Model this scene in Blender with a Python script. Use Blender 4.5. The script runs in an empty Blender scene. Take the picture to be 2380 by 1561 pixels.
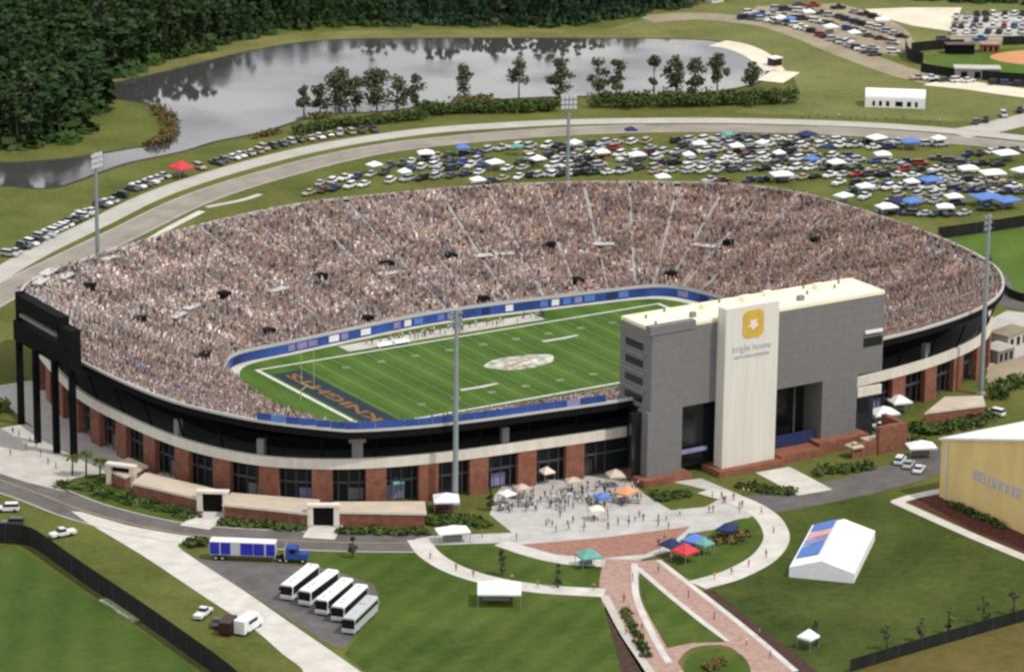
import bpy, bmesh, math, random
import numpy as np
from mathutils import Vector, Matrix
random.seed(7); RNG = np.random.default_rng(7)
C = bpy.context.scene.collection
SC = bpy.context.scene

# ------------------------------------------------------------------ camera
IW, IH = 2380.0, 1561.0                      # picture units the survey below was read in
CAM_O = np.array([-427.48, -667.73, 238.57]); CAM_YAW, CAM_PIT, CAM_ROL, CAM_F = 0.566816, 0.285038, 0.0118858, 8370.0
_fw = np.array([math.cos(CAM_PIT)*math.sin(CAM_YAW), math.cos(CAM_PIT)*math.cos(CAM_YAW), -math.sin(CAM_PIT)])
_r = np.array([math.cos(CAM_YAW), -math.sin(CAM_YAW), 0.0]); _u = np.cross(_r, _fw)
_c, _s = math.cos(CAM_ROL), math.sin(CAM_ROL)
CAM_R, CAM_U, CAM_FW = _c*_r + _s*_u, -_s*_r + _c*_u, _fw
cd = bpy.data.cameras.new("camera"); cam = bpy.data.objects.new("camera", cd); C.objects.link(cam)
cd.sensor_width = 36.0; cd.lens = CAM_F/IW*36.0; cd.clip_start = 1.0; cd.clip_end = 6000.0
m = Matrix.Identity(4)
for i in range(3):
    m[i][0], m[i][1], m[i][2], m[i][3] = CAM_R[i], CAM_U[i], -CAM_FW[i], CAM_O[i]
cam.matrix_world = m
SC.camera = cam
SC.cycles.filter_width = 2.6

# ------------------------------------------------------------------ sky and sun
SUN_EL, SUN_AZ = math.radians(57), math.radians(150)      # azimuth clockwise from +y
w = bpy.data.worlds.new("World"); SC.world = w; w.use_nodes = True
nt = w.node_tree; nt.nodes.clear()
out = nt.nodes.new('ShaderNodeOutputWorld'); bg = nt.nodes.new('ShaderNodeBackground'); bg.inputs[1].default_value = 0.1
sky = nt.nodes.new('ShaderNodeTexSky'); sky.sky_type = 'NISHITA'; sky.sun_disc = False
sky.sun_elevation = SUN_EL; sky.sun_rotation = SUN_AZ; sky.dust_density = 2.0
tc = nt.nodes.new('ShaderNodeTexCoord'); mp = nt.nodes.new('ShaderNodeMapping'); mp.inputs['Scale'].default_value = (1, 1, 2.6)
no = nt.nodes.new('ShaderNodeTexNoise'); no.inputs['Scale'].default_value = 2.2; no.inputs['Detail'].default_value = 6
rp = nt.nodes.new('ShaderNodeValToRGB'); rp.color_ramp.elements[0].position = 0.36; rp.color_ramp.elements[1].position = 0.50
mx = nt.nodes.new('ShaderNodeMix'); mx.data_type = 'RGBA'; mx.inputs[7].default_value = (10.5, 10.4, 10.3, 1)
nt.links.new(tc.outputs['Generated'], mp.inputs[0]); nt.links.new(mp.outputs[0], no.inputs[0]); nt.links.new(no.outputs[0], rp.inputs[0])
sxyz = nt.nodes.new('ShaderNodeSeparateXYZ'); hz_ = nt.nodes.new('ShaderNodeMapRange'); hz_.inputs[1].default_value = 0.22; hz_.inputs[2].default_value = 0.55; hz_.inputs[3].default_value = 1.0; hz_.inputs[4].default_value = 0.0
mxx = nt.nodes.new('ShaderNodeMath'); mxx.operation = 'MAXIMUM'
nt.links.new(tc.outputs['Generated'], sxyz.inputs[0]); nt.links.new(sxyz.outputs[2], hz_.inputs[0]); nt.links.new(hz_.outputs[0], mxx.inputs[0]); nt.links.new(rp.outputs[0], mxx.inputs[1]); nt.links.new(mxx.outputs[0], mx.inputs[0])
n2 = nt.nodes.new('ShaderNodeTexNoise'); n2.inputs['Scale'].default_value = 7.0; n2.inputs['Detail'].default_value = 5
m2 = nt.nodes.new('ShaderNodeMapping'); m2.inputs['Scale'].default_value = (1, 1, 9); nt.links.new(tc.outputs['Generated'], m2.inputs[0]); nt.links.new(m2.outputs[0], n2.inputs[0])
r2 = nt.nodes.new('ShaderNodeValToRGB'); r2.color_ramp.elements[0].position = 0.38; r2.color_ramp.elements[1].position = 0.60
r2.color_ramp.elements[0].color = (6.8, 7.5, 8.8, 1); r2.color_ramp.elements[1].color = (15.0, 14.8, 14.4, 1)
nt.links.new(n2.outputs[0], r2.inputs[0]); nt.links.new(r2.outputs[0], mx.inputs[7]); nt.links.new(sky.outputs[0], mx.inputs[6]); nt.links.new(mx.outputs[2], bg.inputs[0]); nt.links.new(bg.outputs[0], out.inputs[0])
sl = bpy.data.lights.new("sun", 'SUN'); so = bpy.data.objects.new("sun", sl); C.objects.link(so)
sl.energy = 2.9; sl.angle = math.radians(0.6); sl.color = (1.0, 0.95, 0.87)
sd = Vector((math.cos(SUN_EL)*math.sin(SUN_AZ), math.cos(SUN_EL)*math.cos(SUN_AZ), math.sin(SUN_EL)))
so.rotation_euler = (-sd).to_track_quat('-Z', 'Y').to_euler()
SC.view_settings.view_transform = 'Standard'; SC.view_settings.look = 'None'; SC.view_settings.gamma = 1.0
SC.view_settings.exposure = -0.12

# ------------------------------------------------------------------ survey helpers
def at(px, py, z=0.0):
    """the real place on the level z that the survey point stands for"""
    d = CAM_FW + (px-IW/2)/CAM_F*CAM_R - (py-IH/2)/CAM_F*CAM_U
    t = (z-CAM_O[2])/d[2]
    q = CAM_O + d*t
    return Vector((q[0], q[1], z))
def proj(X):
    d = np.asarray(X, float) - CAM_O
    k = d@CAM_FW
    return IW/2 + CAM_F*(d@CAM_R)/k, IH/2 - CAM_F*(d@CAM_U)/k
def atl(pts, z=0.0): return [at(x, y, z) for x, y in pts]
def catmull(P, n=8, closed=False):
    P = [Vector(p) for p in P]; N = len(P); o = []
    for i in range(N if closed else N-1):
        p0 = P[(i-1) % N] if (closed or i > 0) else P[0]*2-P[1]
        p1, p2 = P[i], P[(i+1) % N]
        p3 = P[(i+2) % N] if (closed or i+2 < N) else P[-1]*2-P[-2]
        for k in range(n):
            t = k/n
            o.append(0.5*((2*p1)+(p2-p0)*t+(2*p0-5*p1+4*p2-p3)*t*t+(3*p1-p0-3*p2+p3)*t**3))
    if not closed: o.append(P[-1].copy())
    return o
def along(poly, step, start=0.0):
    """points every step metres along a polyline, with the heading there"""
    o = []; acc = -start
    for a, b in zip(poly, poly[1:]):
        L = (b-a).length
        if L < 1e-6: continue
        while acc <= L:
            if acc >= 0: o.append((a.lerp(b, acc/L), math.atan2(b.y-a.y, b.x-a.x)))
            acc += step
        acc -= L
    return o

# ------------------------------------------------------------------ materials
def mat(name, col, rough=0.8, var=0.0, scale=1.0, col2=None, metallic=0.0, spec=0.3, bump=0.0, attr=None, objcol=False, detail=4, stretch=None):
    m = bpy.data.materials.new(name); m.use_nodes = True
    t = m.node_tree; b = t.nodes['Principled BSDF']
    b.inputs['Roughness'].default_value = rough; b.inputs['Metallic'].default_value = metallic
    b.inputs['Specular IOR Level'].default_value = spec
    src = None
    if attr:
        a = t.nodes.new('ShaderNodeAttribute'); a.attribute_name = attr; src = a.outputs['Color']
    elif objcol:
        a = t.nodes.new('ShaderNodeObjectInfo'); src = a.outputs['Color']
    n = None
    if var > 0 or col2 or bump:
        g = t.nodes.new('ShaderNodeNewGeometry'); n = t.nodes.new('ShaderNodeTexNoise')
        n.inputs['Scale'].default_value = scale; n.inputs['Detail'].default_value = detail; n.inputs['Roughness'].default_value = 0.65
        if stretch:
            q = t.nodes.new('ShaderNodeMapping'); q.inputs['Scale'].default_value = stretch[:3]
            q.inputs['Rotation'].default_value = (0, 0, stretch[3] if len(stretch) > 3 else 0)
            t.links.new(g.outputs['Position'], q.inputs[0]); t.links.new(q.outputs[0], n.inputs[0])
        else: t.links.new(g.outputs['Position'], n.inputs[0])
    if src is not None:
        if var > 0:
            h = t.nodes.new('ShaderNodeHueSaturation'); mr = t.nodes.new('ShaderNodeMapRange')
            mr.inputs[1].default_value = 0.3; mr.inputs[2].default_value = 0.7; mr.inputs[3].default_value = 1-var; mr.inputs[4].default_value = 1+var
            t.links.new(n.outputs[0], mr.inputs[0]); t.links.new(mr.outputs[0], h.inputs['Value']); t.links.new(src, h.inputs['Color']); src = h.outputs[0]
        t.links.new(src, b.inputs['Base Color'])
    elif n is not None and (var > 0 or col2):
        r = t.nodes.new('ShaderNodeValToRGB')
        c1 = [max(0, v*(1-var)) for v in col]; c2 = [v*(1+var) for v in (col2 or col)]
        r.color_ramp.elements[0].position = 0.32; r.color_ramp.elements[1].position = 0.68
        r.color_ramp.elements[0].color = (*c1, 1); r.color_ramp.elements[1].color = (*c2, 1)
        t.links.new(n.outputs[0], r.inputs[0]); t.links.new(r.outputs[0], b.inputs['Base Color'])
    else: b.inputs['Base Color'].default_value = (*col, 1)
    if bump:
        bp = t.nodes.new('ShaderNodeBump'); bp.inputs['Strength'].default_value = bump; bp.inputs['Distance'].default_value = 0.3
        t.links.new(n.outputs[0], bp.inputs['Height']); t.links.new(bp.outputs[0], b.inputs['Normal'])
    return m
def grass(name, a, b, scale=0.06, fine=0.9, stripe=None, dry=0.65):
    """turf: broad patches, fine mottling, optional mowing stripes (angle, width)"""
    m = bpy.data.materials.new(name); m.use_nodes = True; t = m.node_tree; p = t.nodes['Principled BSDF']
    p.inputs['Roughness'].default_value = 0.95; p.inputs['Specular IOR Level'].default_value = 0.08
    g = t.nodes.new('ShaderNodeNewGeometry')
    n1 = t.nodes.new('ShaderNodeTexNoise'); n1.inputs['Scale'].default_value = scale; n1.inputs['Detail'].default_value = 5; n1.inputs['Roughness'].default_value = 0.6
    n2 = t.nodes.new('ShaderNodeTexNoise'); n2.inputs['Scale'].default_value = fine; n2.inputs['Detail'].default_value = 4; n2.inputs['Roughness'].default_value = 0.7
    t.links.new(g.outputs['Position'], n1.inputs[0]); t.links.new(g.outputs['Position'], n2.inputs[0])
    ad = t.nodes.new('ShaderNodeMath'); ad.operation = 'MULTIPLY_ADD'; ad.inputs[1].default_value = 0.45
    t.links.new(n2.outputs[0], ad.inputs[0])
    sc = t.nodes.new('ShaderNodeMath'); sc.operation = 'MULTIPLY'; sc.inputs[1].default_value = 0.7
    t.links.new(n1.outputs[0], sc.inputs[0]); t.links.new(sc.outputs[0], ad.inputs[2])
    src = ad.outputs[0]
    if stripe:
        q = t.nodes.new('ShaderNodeMapping'); q.inputs['Rotation'].default_value = (0, 0, stripe[0]); q.inputs['Scale'].default_value = (1/stripe[1],)*3
        t.links.new(g.outputs['Position'], q.inputs[0])
        wv = t.nodes.new('ShaderNodeTexWave'); wv.inputs['Scale'].default_value = 0.157; wv.inputs['Distortion'].default_value = 0.6; wv.inputs['Detail Scale'].default_value = 0.5
        t.links.new(q.outputs[0], wv.inputs[0])
        a2 = t.nodes.new('ShaderNodeMath'); a2.operation = 'MULTIPLY_ADD'; a2.inputs[1].default_value = stripe[2] if len(stripe) > 2 else 0.18
        t.links.new(wv.outputs[1], a2.inputs[0]); t.links.new(src, a2.inputs[2]); src = a2.outputs[0]
    n3 = t.nodes.new('ShaderNodeTexNoise'); n3.inputs['Scale'].default_value = 0.085; n3.inputs['Detail'].default_value = 7; n3.inputs['Roughness'].default_value = 0.72; t.links.new(g.outputs['Position'], n3.inputs[0])
    w3 = t.nodes.new('ShaderNodeMapRange'); w3.inputs[1].default_value = 0.54; w3.inputs[2].default_value = 0.72; w3.inputs[3].default_value = 0.0; w3.inputs[4].default_value = dry; t.links.new(n3.outputs[0], w3.inputs[0])
    mxd = t.nodes.new('ShaderNodeMix'); mxd.data_type = 'RGBA'; mxd.inputs[7].default_value = (b[0]*1.25, b[1]*.92, b[2]*1.1, 1); t.links.new(w3.outputs[0], mxd.inputs[0])
    r = t.nodes.new('ShaderNodeValToRGB'); r.color_ramp.elements[0].position = 0.40; r.color_ramp.elements[1].position = 0.74 if not stripe else 0.90
    r.color_ramp.elements[0].color = (*a, 1); r.color_ramp.elements[1].color = (*b, 1)
    t.links.new(src, r.inputs[0]); t.links.new(r.outputs[0], mxd.inputs[6]); t.links.new(mxd.outputs[2], p.inputs['Base Color'])
    return m
def brick_mat(name, c1, c2, mortar, scale=1.2, var=.25, msize=.02):
    m = bpy.data.materials.new(name); m.use_nodes = True; t = m.node_tree; p = t.nodes['Principled BSDF']; p.inputs['Roughness'].default_value = 0.9
    g = t.nodes.new('ShaderNodeNewGeometry'); sx = t.nodes.new('ShaderNodeSeparateXYZ'); cb = t.nodes.new('ShaderNodeCombineXYZ'); ad = t.nodes.new('ShaderNodeMath')
    t.links.new(g.outputs['Position'], sx.inputs[0]); t.links.new(sx.outputs[0], ad.inputs[0]); t.links.new(sx.outputs[1], ad.inputs[1])
    t.links.new(ad.outputs[0], cb.inputs[0]); t.links.new(sx.outputs[2], cb.inputs[1])
    b = t.nodes.new('ShaderNodeTexBrick'); b.inputs['Scale'].default_value = scale; b.inputs['Mortar Size'].default_value = msize; b.inputs['Color1'].default_value = (*c1, 1); b.inputs['Color2'].default_value = (*c2, 1); b.inputs['Mortar'].default_value = (*mortar, 1)
    t.links.new(cb.outputs[0], b.inputs[0])
    n = t.nodes.new('ShaderNodeTexNoise'); n.inputs['Scale'].default_value = 0.7; n.inputs['Detail'].default_value = 5; t.links.new(g.outputs['Position'], n.inputs[0])
    h = t.nodes.new('ShaderNodeHueSaturation'); mr = t.nodes.new('ShaderNodeMapRange'); mr.inputs[1].default_value = .3; mr.inputs[2].default_value = .7; mr.inputs[3].default_value = 1-var; mr.inputs[4].default_value = 1+var
    t.links.new(n.outputs[0], mr.inputs[0]); t.links.new(mr.outputs[0], h.inputs['Value']); t.links.new(b.outputs[0], h.inputs['Color']); t.links.new(h.outputs[0], p.inputs['Base Color'])
    return m

M = {}
M['ground'] = grass('olive_grass', (0.058, 0.078, 0.015), (0.140, 0.145, 0.040), 0.045, 0.6)
M['bank'] = grass('bank_grass', (0.085, 0.098, 0.024), (0.205, 0.190, 0.070), 0.06, 0.5)
M['upper'] = grass('meadow_grass', (0.088, 0.110, 0.028), (0.185, 0.185, 0.070), 0.03, 0.35)
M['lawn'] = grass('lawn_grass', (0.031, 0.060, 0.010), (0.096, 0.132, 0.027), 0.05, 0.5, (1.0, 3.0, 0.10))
M['lawn2'] = grass('dark_lawn_grass', (0.026, 0.046, 0.009), (0.082, 0.102, 0.024), 0.05, 0.5)  # darker green turf of the event lawn
M['pfield'] = grass('practice_grass', (0.034, 0.066, 0.012), (0.086, 0.122, 0.027), 0.04, 0.5, (0.5, 4.0, 0.12))
M['pfield2'] = grass('bright_practice_grass', (0.055, 0.105, 0.016), (0.110, 0.165, 0.035), 0.04, 0.5, (0.9, 5.0, 0.10))
M['dry'] = grass('dry_grass', (0.075, 0.062, 0.018), (0.140, 0.115, 0.038), 0.05, 0.5)
M['turf'] = grass('stadium_turf', (0.034, 0.078, 0.012), (0.092, 0.155, 0.030), 0.05, 0.8, (0.0, 4.57, 0.18), dry=0.15)
M['conc'] = mat('pale_concrete', (0.46, 0.43, 0.39), 0.9, 0.12, 0.25)
M['path'] = mat('white_concrete', (0.54, 0.51, 0.465), 0.9, 0.16, 0.22, detail=8)
M['plaza'] = mat('grey_plaza_concrete', (0.45, 0.435, 0.41), 0.9, 0.16, 0.25, detail=8)
M['roadc'] = mat('concrete_road', (0.42, 0.39, 0.35), 0.9, 0.12, 0.12)
M['asph'] = mat('grey_asphalt', (0.120, 0.108, 0.105), 0.92, 0.28, 0.16, detail=9)
M['asphw'] = mat('worn_asphalt', (0.262, 0.230, 0.200), 0.92, 0.22, 0.10, detail=9)
M['sand'] = mat('pale_sand', (0.66, 0.58, 0.46), 0.95, 0.12, 0.08)
M['dirt'] = mat('tan_dirt', (0.30, 0.245, 0.170), 0.95, 0.25, 0.06)
M['infield'] = mat('orange_clay', (0.52, 0.25, 0.11), 0.95, 0.12, 0.1)
M['mulch'] = mat('brown_mulch', (0.055, 0.030, 0.020), 0.95, 0.4, 0.8)
M['mulchr'] = mat('red_mulch', (0.085, 0.026, 0.016), 0.95, 0.4, 0.8)
M['paver'] = mat('red_pavers', (0.30, 0.155, 0.115), 0.9, 0.25, 0.9)
M['paverp'] = mat('pink_pavers', (0.36, 0.235, 0.195), 0.9, 0.22, 0.8)
M['mud'] = mat('dark_mud', (0.045, 0.036, 0.022), 0.9, 0.3, 0.2)
M['brick'] = brick_mat('red_brick', (0.255, 0.085, 0.046), (0.190, 0.060, 0.036), (0.22, 0.13, 0.09))
M['cream'] = mat('cream_precast', (0.68, 0.63, 0.55), 0.85, 0.12, 0.5, stretch=(1, 1, .2), detail=8)
M['beige'] = mat('beige_roof', (0.50, 0.42, 0.33), 0.9, 0.12, 0.25)
M['dark'] = mat('dark_steel', (0.007, 0.007, 0.008), 0.9, 0.3, 0.5, spec=0.05)  # taken near black, putting the shade under the stands into the colour
M['glass'] = mat('dark_glass', (0.012, 0.014, 0.017), 0.12, spec=0.5)
M['gate'] = mat('bluish_dark_gate', (0.022, 0.025, 0.030), 0.6, 0.35, 0.35)
M['steelg'] = mat('grey_steel', (0.075, 0.072, 0.072), 0.6, 0.15, 0.5)
M['stand'] = mat('stand_aluminium', (0.34, 0.32, 0.31), 0.6, 0.12, 0.3)
M['rail'] = mat('pale_rail', (0.50, 0.49, 0.47), 0.6, 0.06, 0.3)
M['blue'] = mat('blue_banner', (0.030, 0.072, 0.27), 0.7, 0.35, 0.10)
M['bluel'] = mat('lavender_banner', (0.24, 0.23, 0.40), 0.7, 0.2, 0.3)
M['white'] = mat('white_paint', (0.78, 0.78, 0.77), 0.5, 0.05, 0.4)
M['fabric'] = mat('white_canvas', (0.80, 0.80, 0.81), 0.8, 0.05, 0.6)
M['fabricb'] = mat('blue_canvas', (0.10, 0.20, 0.50), 0.8, 0.08, 0.6)
M['fabricr'] = mat('red_canvas', (0.55, 0.05, 0.06), 0.8, 0.1, 0.6)
M['fabrict'] = mat('teal_canvas', (0.13, 0.33, 0.29), 0.8, 0.1, 0.6)
M['fabricn'] = mat('navy_canvas', (0.02, 0.03, 0.10), 0.8, 0.1, 0.6)
M['tower'] = brick_mat('grey_cladding', (0.172, 0.165, 0.161), (0.168, 0.160, 0.157), (0.150, 0.144, 0.141), 0.13, .07, .012)
M['slab'] = mat('ivory_panel', (0.66, 0.63, 0.56), 0.7, 0.07, 0.35, stretch=(3, 3, 0.10), detail=8)
M['roofw'] = mat('cream_roof_membrane', (0.87, 0.79, 0.58), 0.8, 0.07, 0.2)
M['gold'] = mat('gold_sign', (0.60, 0.38, 0.06), 0.5, 0.12, 0.5)
M['greyblue'] = mat('pale_grey_blue_letter', (0.50, 0.51, 0.56), 0.6)
M['pinkw'] = mat('pinkish_white', (0.80, 0.66, 0.58), 0.6)
M['ochre'] = mat('yellow_stucco', (0.74, 0.55, 0.235), 0.85, 0.10, 0.2, stretch=(1, 1, .3))
M['letter'] = mat('grey_letter', (0.56, 0.53, 0.56), 0.6)
M['black'] = mat('black_panel', (0.009, 0.009, 0.010), 0.8, spec=0.06)
M['rubber'] = mat('black_rubber', (0.015, 0.015, 0.015), 0.8)
M['busglass'] = mat('black_bus_glass', (0.008, 0.008, 0.009), 0.35, spec=0.15)
M['silver'] = mat('silver_paint', (0.46, 0.48, 0.48), 0.35, 0.04, 0.5)
M['sblue'] = mat('royal_blue_panel', (0.022, 0.024, 0.36), 0.5, 0.2, 0.4)
M['tblue'] = mat('truck_blue_paint', (0.030, 0.075, 0.30), 0.35)
M['maroon'] = mat('maroon_paint', (0.050, 0.018, 0.020), 0.4)
M['car'] = mat('car_paint', (1, 1, 1), 0.3, objcol=True, spec=0.5)
M['cloth'] = mat('shirt_cloth', (1, 1, 1), 0.9, objcol=True)
M['skin'] = mat('skin', (0.40, 0.24, 0.16), 0.7)
M['hair'] = mat('hair', (0.04, 0.028, 0.02), 0.8)
M['jeans'] = mat('trouser_cloth', (0.055, 0.060, 0.085), 0.9)
M['crowd'] = mat('crowd_clothes', (1, 1, 1), 0.9, attr='col')
M['leaf'] = mat('forest_leaves', (0.018, 0.030, 0.009), 0.95, attr='col', var=0.22, scale=0.06, spec=.05)
M['leafl'] = mat('tree_leaves', (0.038, 0.054, 0.024), 0.9, 0.35, 0.5, col2=(0.088, 0.106, 0.048))
M['leafs'] = mat('shrub_leaves', (0.026, 0.052, 0.011), 0.9, 0.35, 0.6, col2=(0.070, 0.100, 0.022))
M['reed'] = mat('reed_leaves', (0.085, 0.070, 0.020), 0.9, 0.35, 0.6, col2=(0.150, 0.110, 0.035))
M['trunk'] = mat('bark', (0.080, 0.060, 0.045), 0.9, 0.2, 1.0)
M['pole'] = mat('galvanised_pole', (0.25, 0.285, 0.30), 0.5, 0.05, 0.5)
M['lampface'] = mat('lamp_lens', (0.55, 0.58, 0.62), 0.3)
M['chalk'] = mat('worn_chalk', (0.34, 0.40, 0.27), 0.9)
M['fieldw'] = mat('field_white', (0.55, 0.56, 0.50), 0.9, 0.15, 0.6)
M['emblem'] = mat('worn_emblem_paint', (0.10, 0.15, 0.05), 0.9, 0.1, 0.42, col2=(0.66, 0.63, 0.58), detail=3)
M['gold2'] = mat('gold_turf_paint', (0.20, 0.100, 0.028), 0.9, 0.35, 1.2)
M['navyt'] = mat('navy_turf_paint', (0.014, 0.026, 0.040), 0.9, 0.3, 0.8)
M['screen'] = mat('dark_windscreen_mesh', (0.013, 0.014, 0.012), 0.9, 0.3, 0.4)
M['grey'] = mat('mid_grey', (0.22, 0.215, 0.21), 0.7, 0.1, 0.4)
M['yellow'] = mat('goalpost_yellow', (0.55, 0.50, 0.22), 0.5)
# water: murky and slightly rippled, it mirrors the cloudy sky
wm = bpy.data.materials.new('lake_water'); wm.use_nodes = True; t = wm.node_tree; b = t.nodes['Principled BSDF']
b.inputs['Base Color'].default_value = (0.055, 0.057, 0.056, 1); b.inputs['Roughness'].default_value = 0.05; b.inputs['IOR'].default_value = 1.75; b.inputs['Specular IOR Level'].default_value = 0.8
g = t.nodes.new('ShaderNodeNewGeometry'); n = t.nodes.new('ShaderNodeTexNoise'); n.inputs['Scale'].default_value = 0.5; n.inputs['Detail'].default_value = 4
bp = t.nodes.new('ShaderNodeBump'); bp.inputs['Strength'].default_value = 0.03; bp.inputs['Distance'].default_value = 0.3
t.links.new(g.outputs['Position'], n.inputs[0]); t.links.new(n.outputs[0], bp.inputs['Height']); t.links.new(bp.outputs[0], b.inputs['Normal'])
rn = t.nodes.new('ShaderNodeTexNoise'); rn.inputs['Scale'].default_value = 0.022; rn.inputs['Detail'].default_value = 5; rr_ = t.nodes.new('ShaderNodeMapRange'); rr_.inputs[1].default_value = 0.42; rr_.inputs[2].default_value = 0.62; rr_.inputs[3].default_value = 0.03; rr_.inputs[4].default_value = 0.22
t.links.new(g.outputs['Position'], rn.inputs[0]); t.links.new(rn.outputs[0], rr_.inputs[0]); t.links.new(rr_.outputs[0], b.inputs['Roughness'])
M['water'] = wm

# ------------------------------------------------------------------ mesh helpers
class MB:
    def __init__(s): s.v = []; s.f = []; s.m = []; s.mats = []
    def mi(s, m):
        if m not in s.mats: s.mats.append(m)
        return s.mats.index(m)
    def add(s, vs, fs, m):
        k = len(s.v); s.v += [tuple(v) for v in vs]; s.f += [tuple(i+k for i in f) for f in fs]; s.m += [s.mi(m)]*len(fs); return s
    def box(s, c, d, m, rz=0.0, taper=1.0):
        cx, cy, cz = c; dx, dy, dz = d[0]/2, d[1]/2, d[2]/2; vs = []
        ca, sa = math.cos(rz), math.sin(rz)
        for z, k in ((-dz, 1), (dz, taper)):
            for x, y in ((-dx, -dy), (dx, -dy), (dx, dy), (-dx, dy)):
                x, y = x*k, y*k; vs.append((cx+x*ca-y*sa, cy+x*sa+y*ca, cz+z))
        return s.add(vs, [(3, 2, 1, 0), (4, 5, 6, 7), (0, 1, 5, 4), (1, 2, 6, 5), (2, 3, 7, 6), (3, 0, 4, 7)], m)
    def prism(s, poly, z0, z1, m):
        P = [(p[0], p[1]) for p in poly]; n = len(P)
        if sum(P[i][0]*P[(i+1) % n][1]-P[(i+1) % n][0]*P[i][1] for i in range(n)) < 0: P.reverse()
        vs = [(x, y, z0) for x, y in P]+[(x, y, z1) for x, y in P]
        return s.add(vs, [tuple(range(n-1, -1, -1)), tuple(range(n, 2*n))]+[(i, (i+1) % n, n+(i+1) % n, n+i) for i in range(n)], m)
    def side(s, prof, x0, x1, m):
        """profile in (y, z), pushed along x"""
        n = len(prof)
        vs = [(x0, y, z) for y, z in prof]+[(x1, y, z) for y, z in prof]
        return s.add(vs, [tuple(range(n)), tuple(range(2*n-1, n-1, -1))]+[(i+n, (i+1) % n+n, (i+1) % n, i) for i in range(n)], m)
    def tube(s, a, b, r0, r1, m, n=8):
        a, b = Vector(a), Vector(b); d = (b-a).normalized(); e = d.orthogonal().normalized(); f = d.cross(e); vs = []
        for p, r in ((a, r0), (b, r1)):
            for k in range(n): vs.append(p+(e*math.cos(2*math.pi*k/n)+f*math.sin(2*math.pi*k/n))*r)
        return s.add(vs, [(i, (i+1) % n, n+(i+1) % n, n+i) for i in range(n)]+[tuple(range(n-1, -1, -1)), tuple(range(n, 2*n))], m)
    def build(s, name, parent=None, smooth=False, bevel=0.0):
        me = bpy.data.meshes.new(name); me.from_pydata(s.v, [], s.f)
        for m in s.mats: me.materials.append(m)
        me.polygons.foreach_set('material_index', s.m)
        if smooth: me.polygons.foreach_set('use_smooth', [True]*len(s.f))
        me.update(); o = bpy.data.objects.new(name, me); C.objects.link(o)
        if bevel:
            bm = bmesh.new(); bm.from_mesh(me); bmesh.ops.bevel(bm, geom=bm.edges[:], offset=bevel, segments=2, affect='EDGES', profile=0.5); bm.to_mesh(me); bm.free()
        if parent: o.parent = parent
        return o
def tag(o, label=None, cat=None, group=None, kind=None):
    if label: o['label'] = label
    if cat: o['category'] = cat
    if group: o['group'] = group
    if kind: o['kind'] = kind
    return o
def empty(name, loc, rz=0.0):
    o = bpy.data.objects.new(name, None); o.location = loc; o.rotation_euler = (0, 0, rz); C.objects.link(o); return o
def copy_tree(o, parent=None):
    c = o.copy(); C.objects.link(c)
    if parent: c.parent = parent
    for ch in list(o.children): copy_tree(ch, c)
    return c
def setcol(o, col):
    o.color = (*col, 1)
    for ch in o.children: setcol(ch, col)
def sheet(name, poly, z, m):
    """flat ground cover of any outline"""
    bm = bmesh.new(); vs = [bm.verts.new((p[0], p[1], z)) for p in poly]
    f = bm.faces.new(vs); f.normal_update()
    if f.normal.z < 0: f.normal_flip()
    bmesh.ops.triangulate(bm, faces=bm.faces[:], ngon_method='EAR_CLIP')
    me = bpy.data.meshes.new(name); bm.to_mesh(me); bm.free(); me.materials.append(m)
    o = bpy.data.objects.new(name, me); C.objects.link(o); o['kind'] = 'structure'; return o
def strip_poly(line, w):
    L, R = [], []
    for i, p in enumerate(line):
        a = line[max(0, i-1)]; b = line[min(len(line)-1, i+1)]; d = (b-a); d.z = 0; d.normalize()
        ww = w if not callable(w) else w(i/(len(line)-1)); nrm = Vector((-d.y, d.x, 0))*ww/2
        L.append(p+nrm); R.append(p-nrm)
    return L, R
def strip(name, pts, w, z, m, smooth=True, thick=0.0):
    line = catmull(pts, 6) if smooth else [Vector(p) for p in pts]
    L, R = strip_poly(line, w); b = MB(); n = len(L)
    vs = [(p.x, p.y, z) for p in L]+[(p.x, p.y, z) for p in R]
    b.add(vs, [(i, n+i, n+i+1, i+1) for i in range(n-1)], m)
    o = b.build(name); o['kind'] = 'structure'; return o
def wallstrip(pts, th, z0, z1, m, b=None, closed=False):
    b = b or MB(); L, R = strip_poly(pts, th); n = len(L)
    vs = [(p.x, p.y, z0) for p in L]+[(p.x, p.y, z1) for p in L]+[(p.x, p.y, z0) for p in R]+[(p.x, p.y, z1) for p in R]
    fs = []
    for i in range(n-1):
        fs += [(i+1, i, n+i, n+i+1), (2*n+i, 2*n+i+1, 3*n+i+1, 3*n+i), (n+i, 3*n+i, 3*n+i+1, n+i+1)]
    fs += [(0, 2*n, 3*n, n), (n-1, 2*n-1, 4*n-1, 3*n-1)]
    return b.add(vs, fs, m)
def text_mesh(txt, size, m, depth=0.0, bold=0.0):
    cu = bpy.data.curves.new('lettering', 'FONT'); cu.body = txt; cu.size = size; cu.extrude = depth; cu.offset = bold; cu.align_x = 'CENTER'; cu.align_y = 'CENTER'; cu.resolution_u = 2
    o = bpy.data.objects.new('lettering', cu); C.objects.link(o)
    me = bpy.data.meshes.new_from_object(o.evaluated_get(bpy.context.evaluated_depsgraph_get())); bpy.data.objects.remove(o)
    me.materials.clear(); me.materials.append(m); return me
def place_mesh(name, me, mw, parent=None):
    o = bpy.data.objects.new(name, me); C.objects.link(o)
    if parent: o.parent = parent
    o.matrix_local = mw; return o
ORD = ['first','second','third','fourth','fifth','sixth','seventh','eighth','ninth','tenth','eleventh','twelfth','thirteenth','fourteenth','fifteenth','sixteenth','seventeenth','eighteenth','nineteenth','twentieth']
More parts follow.
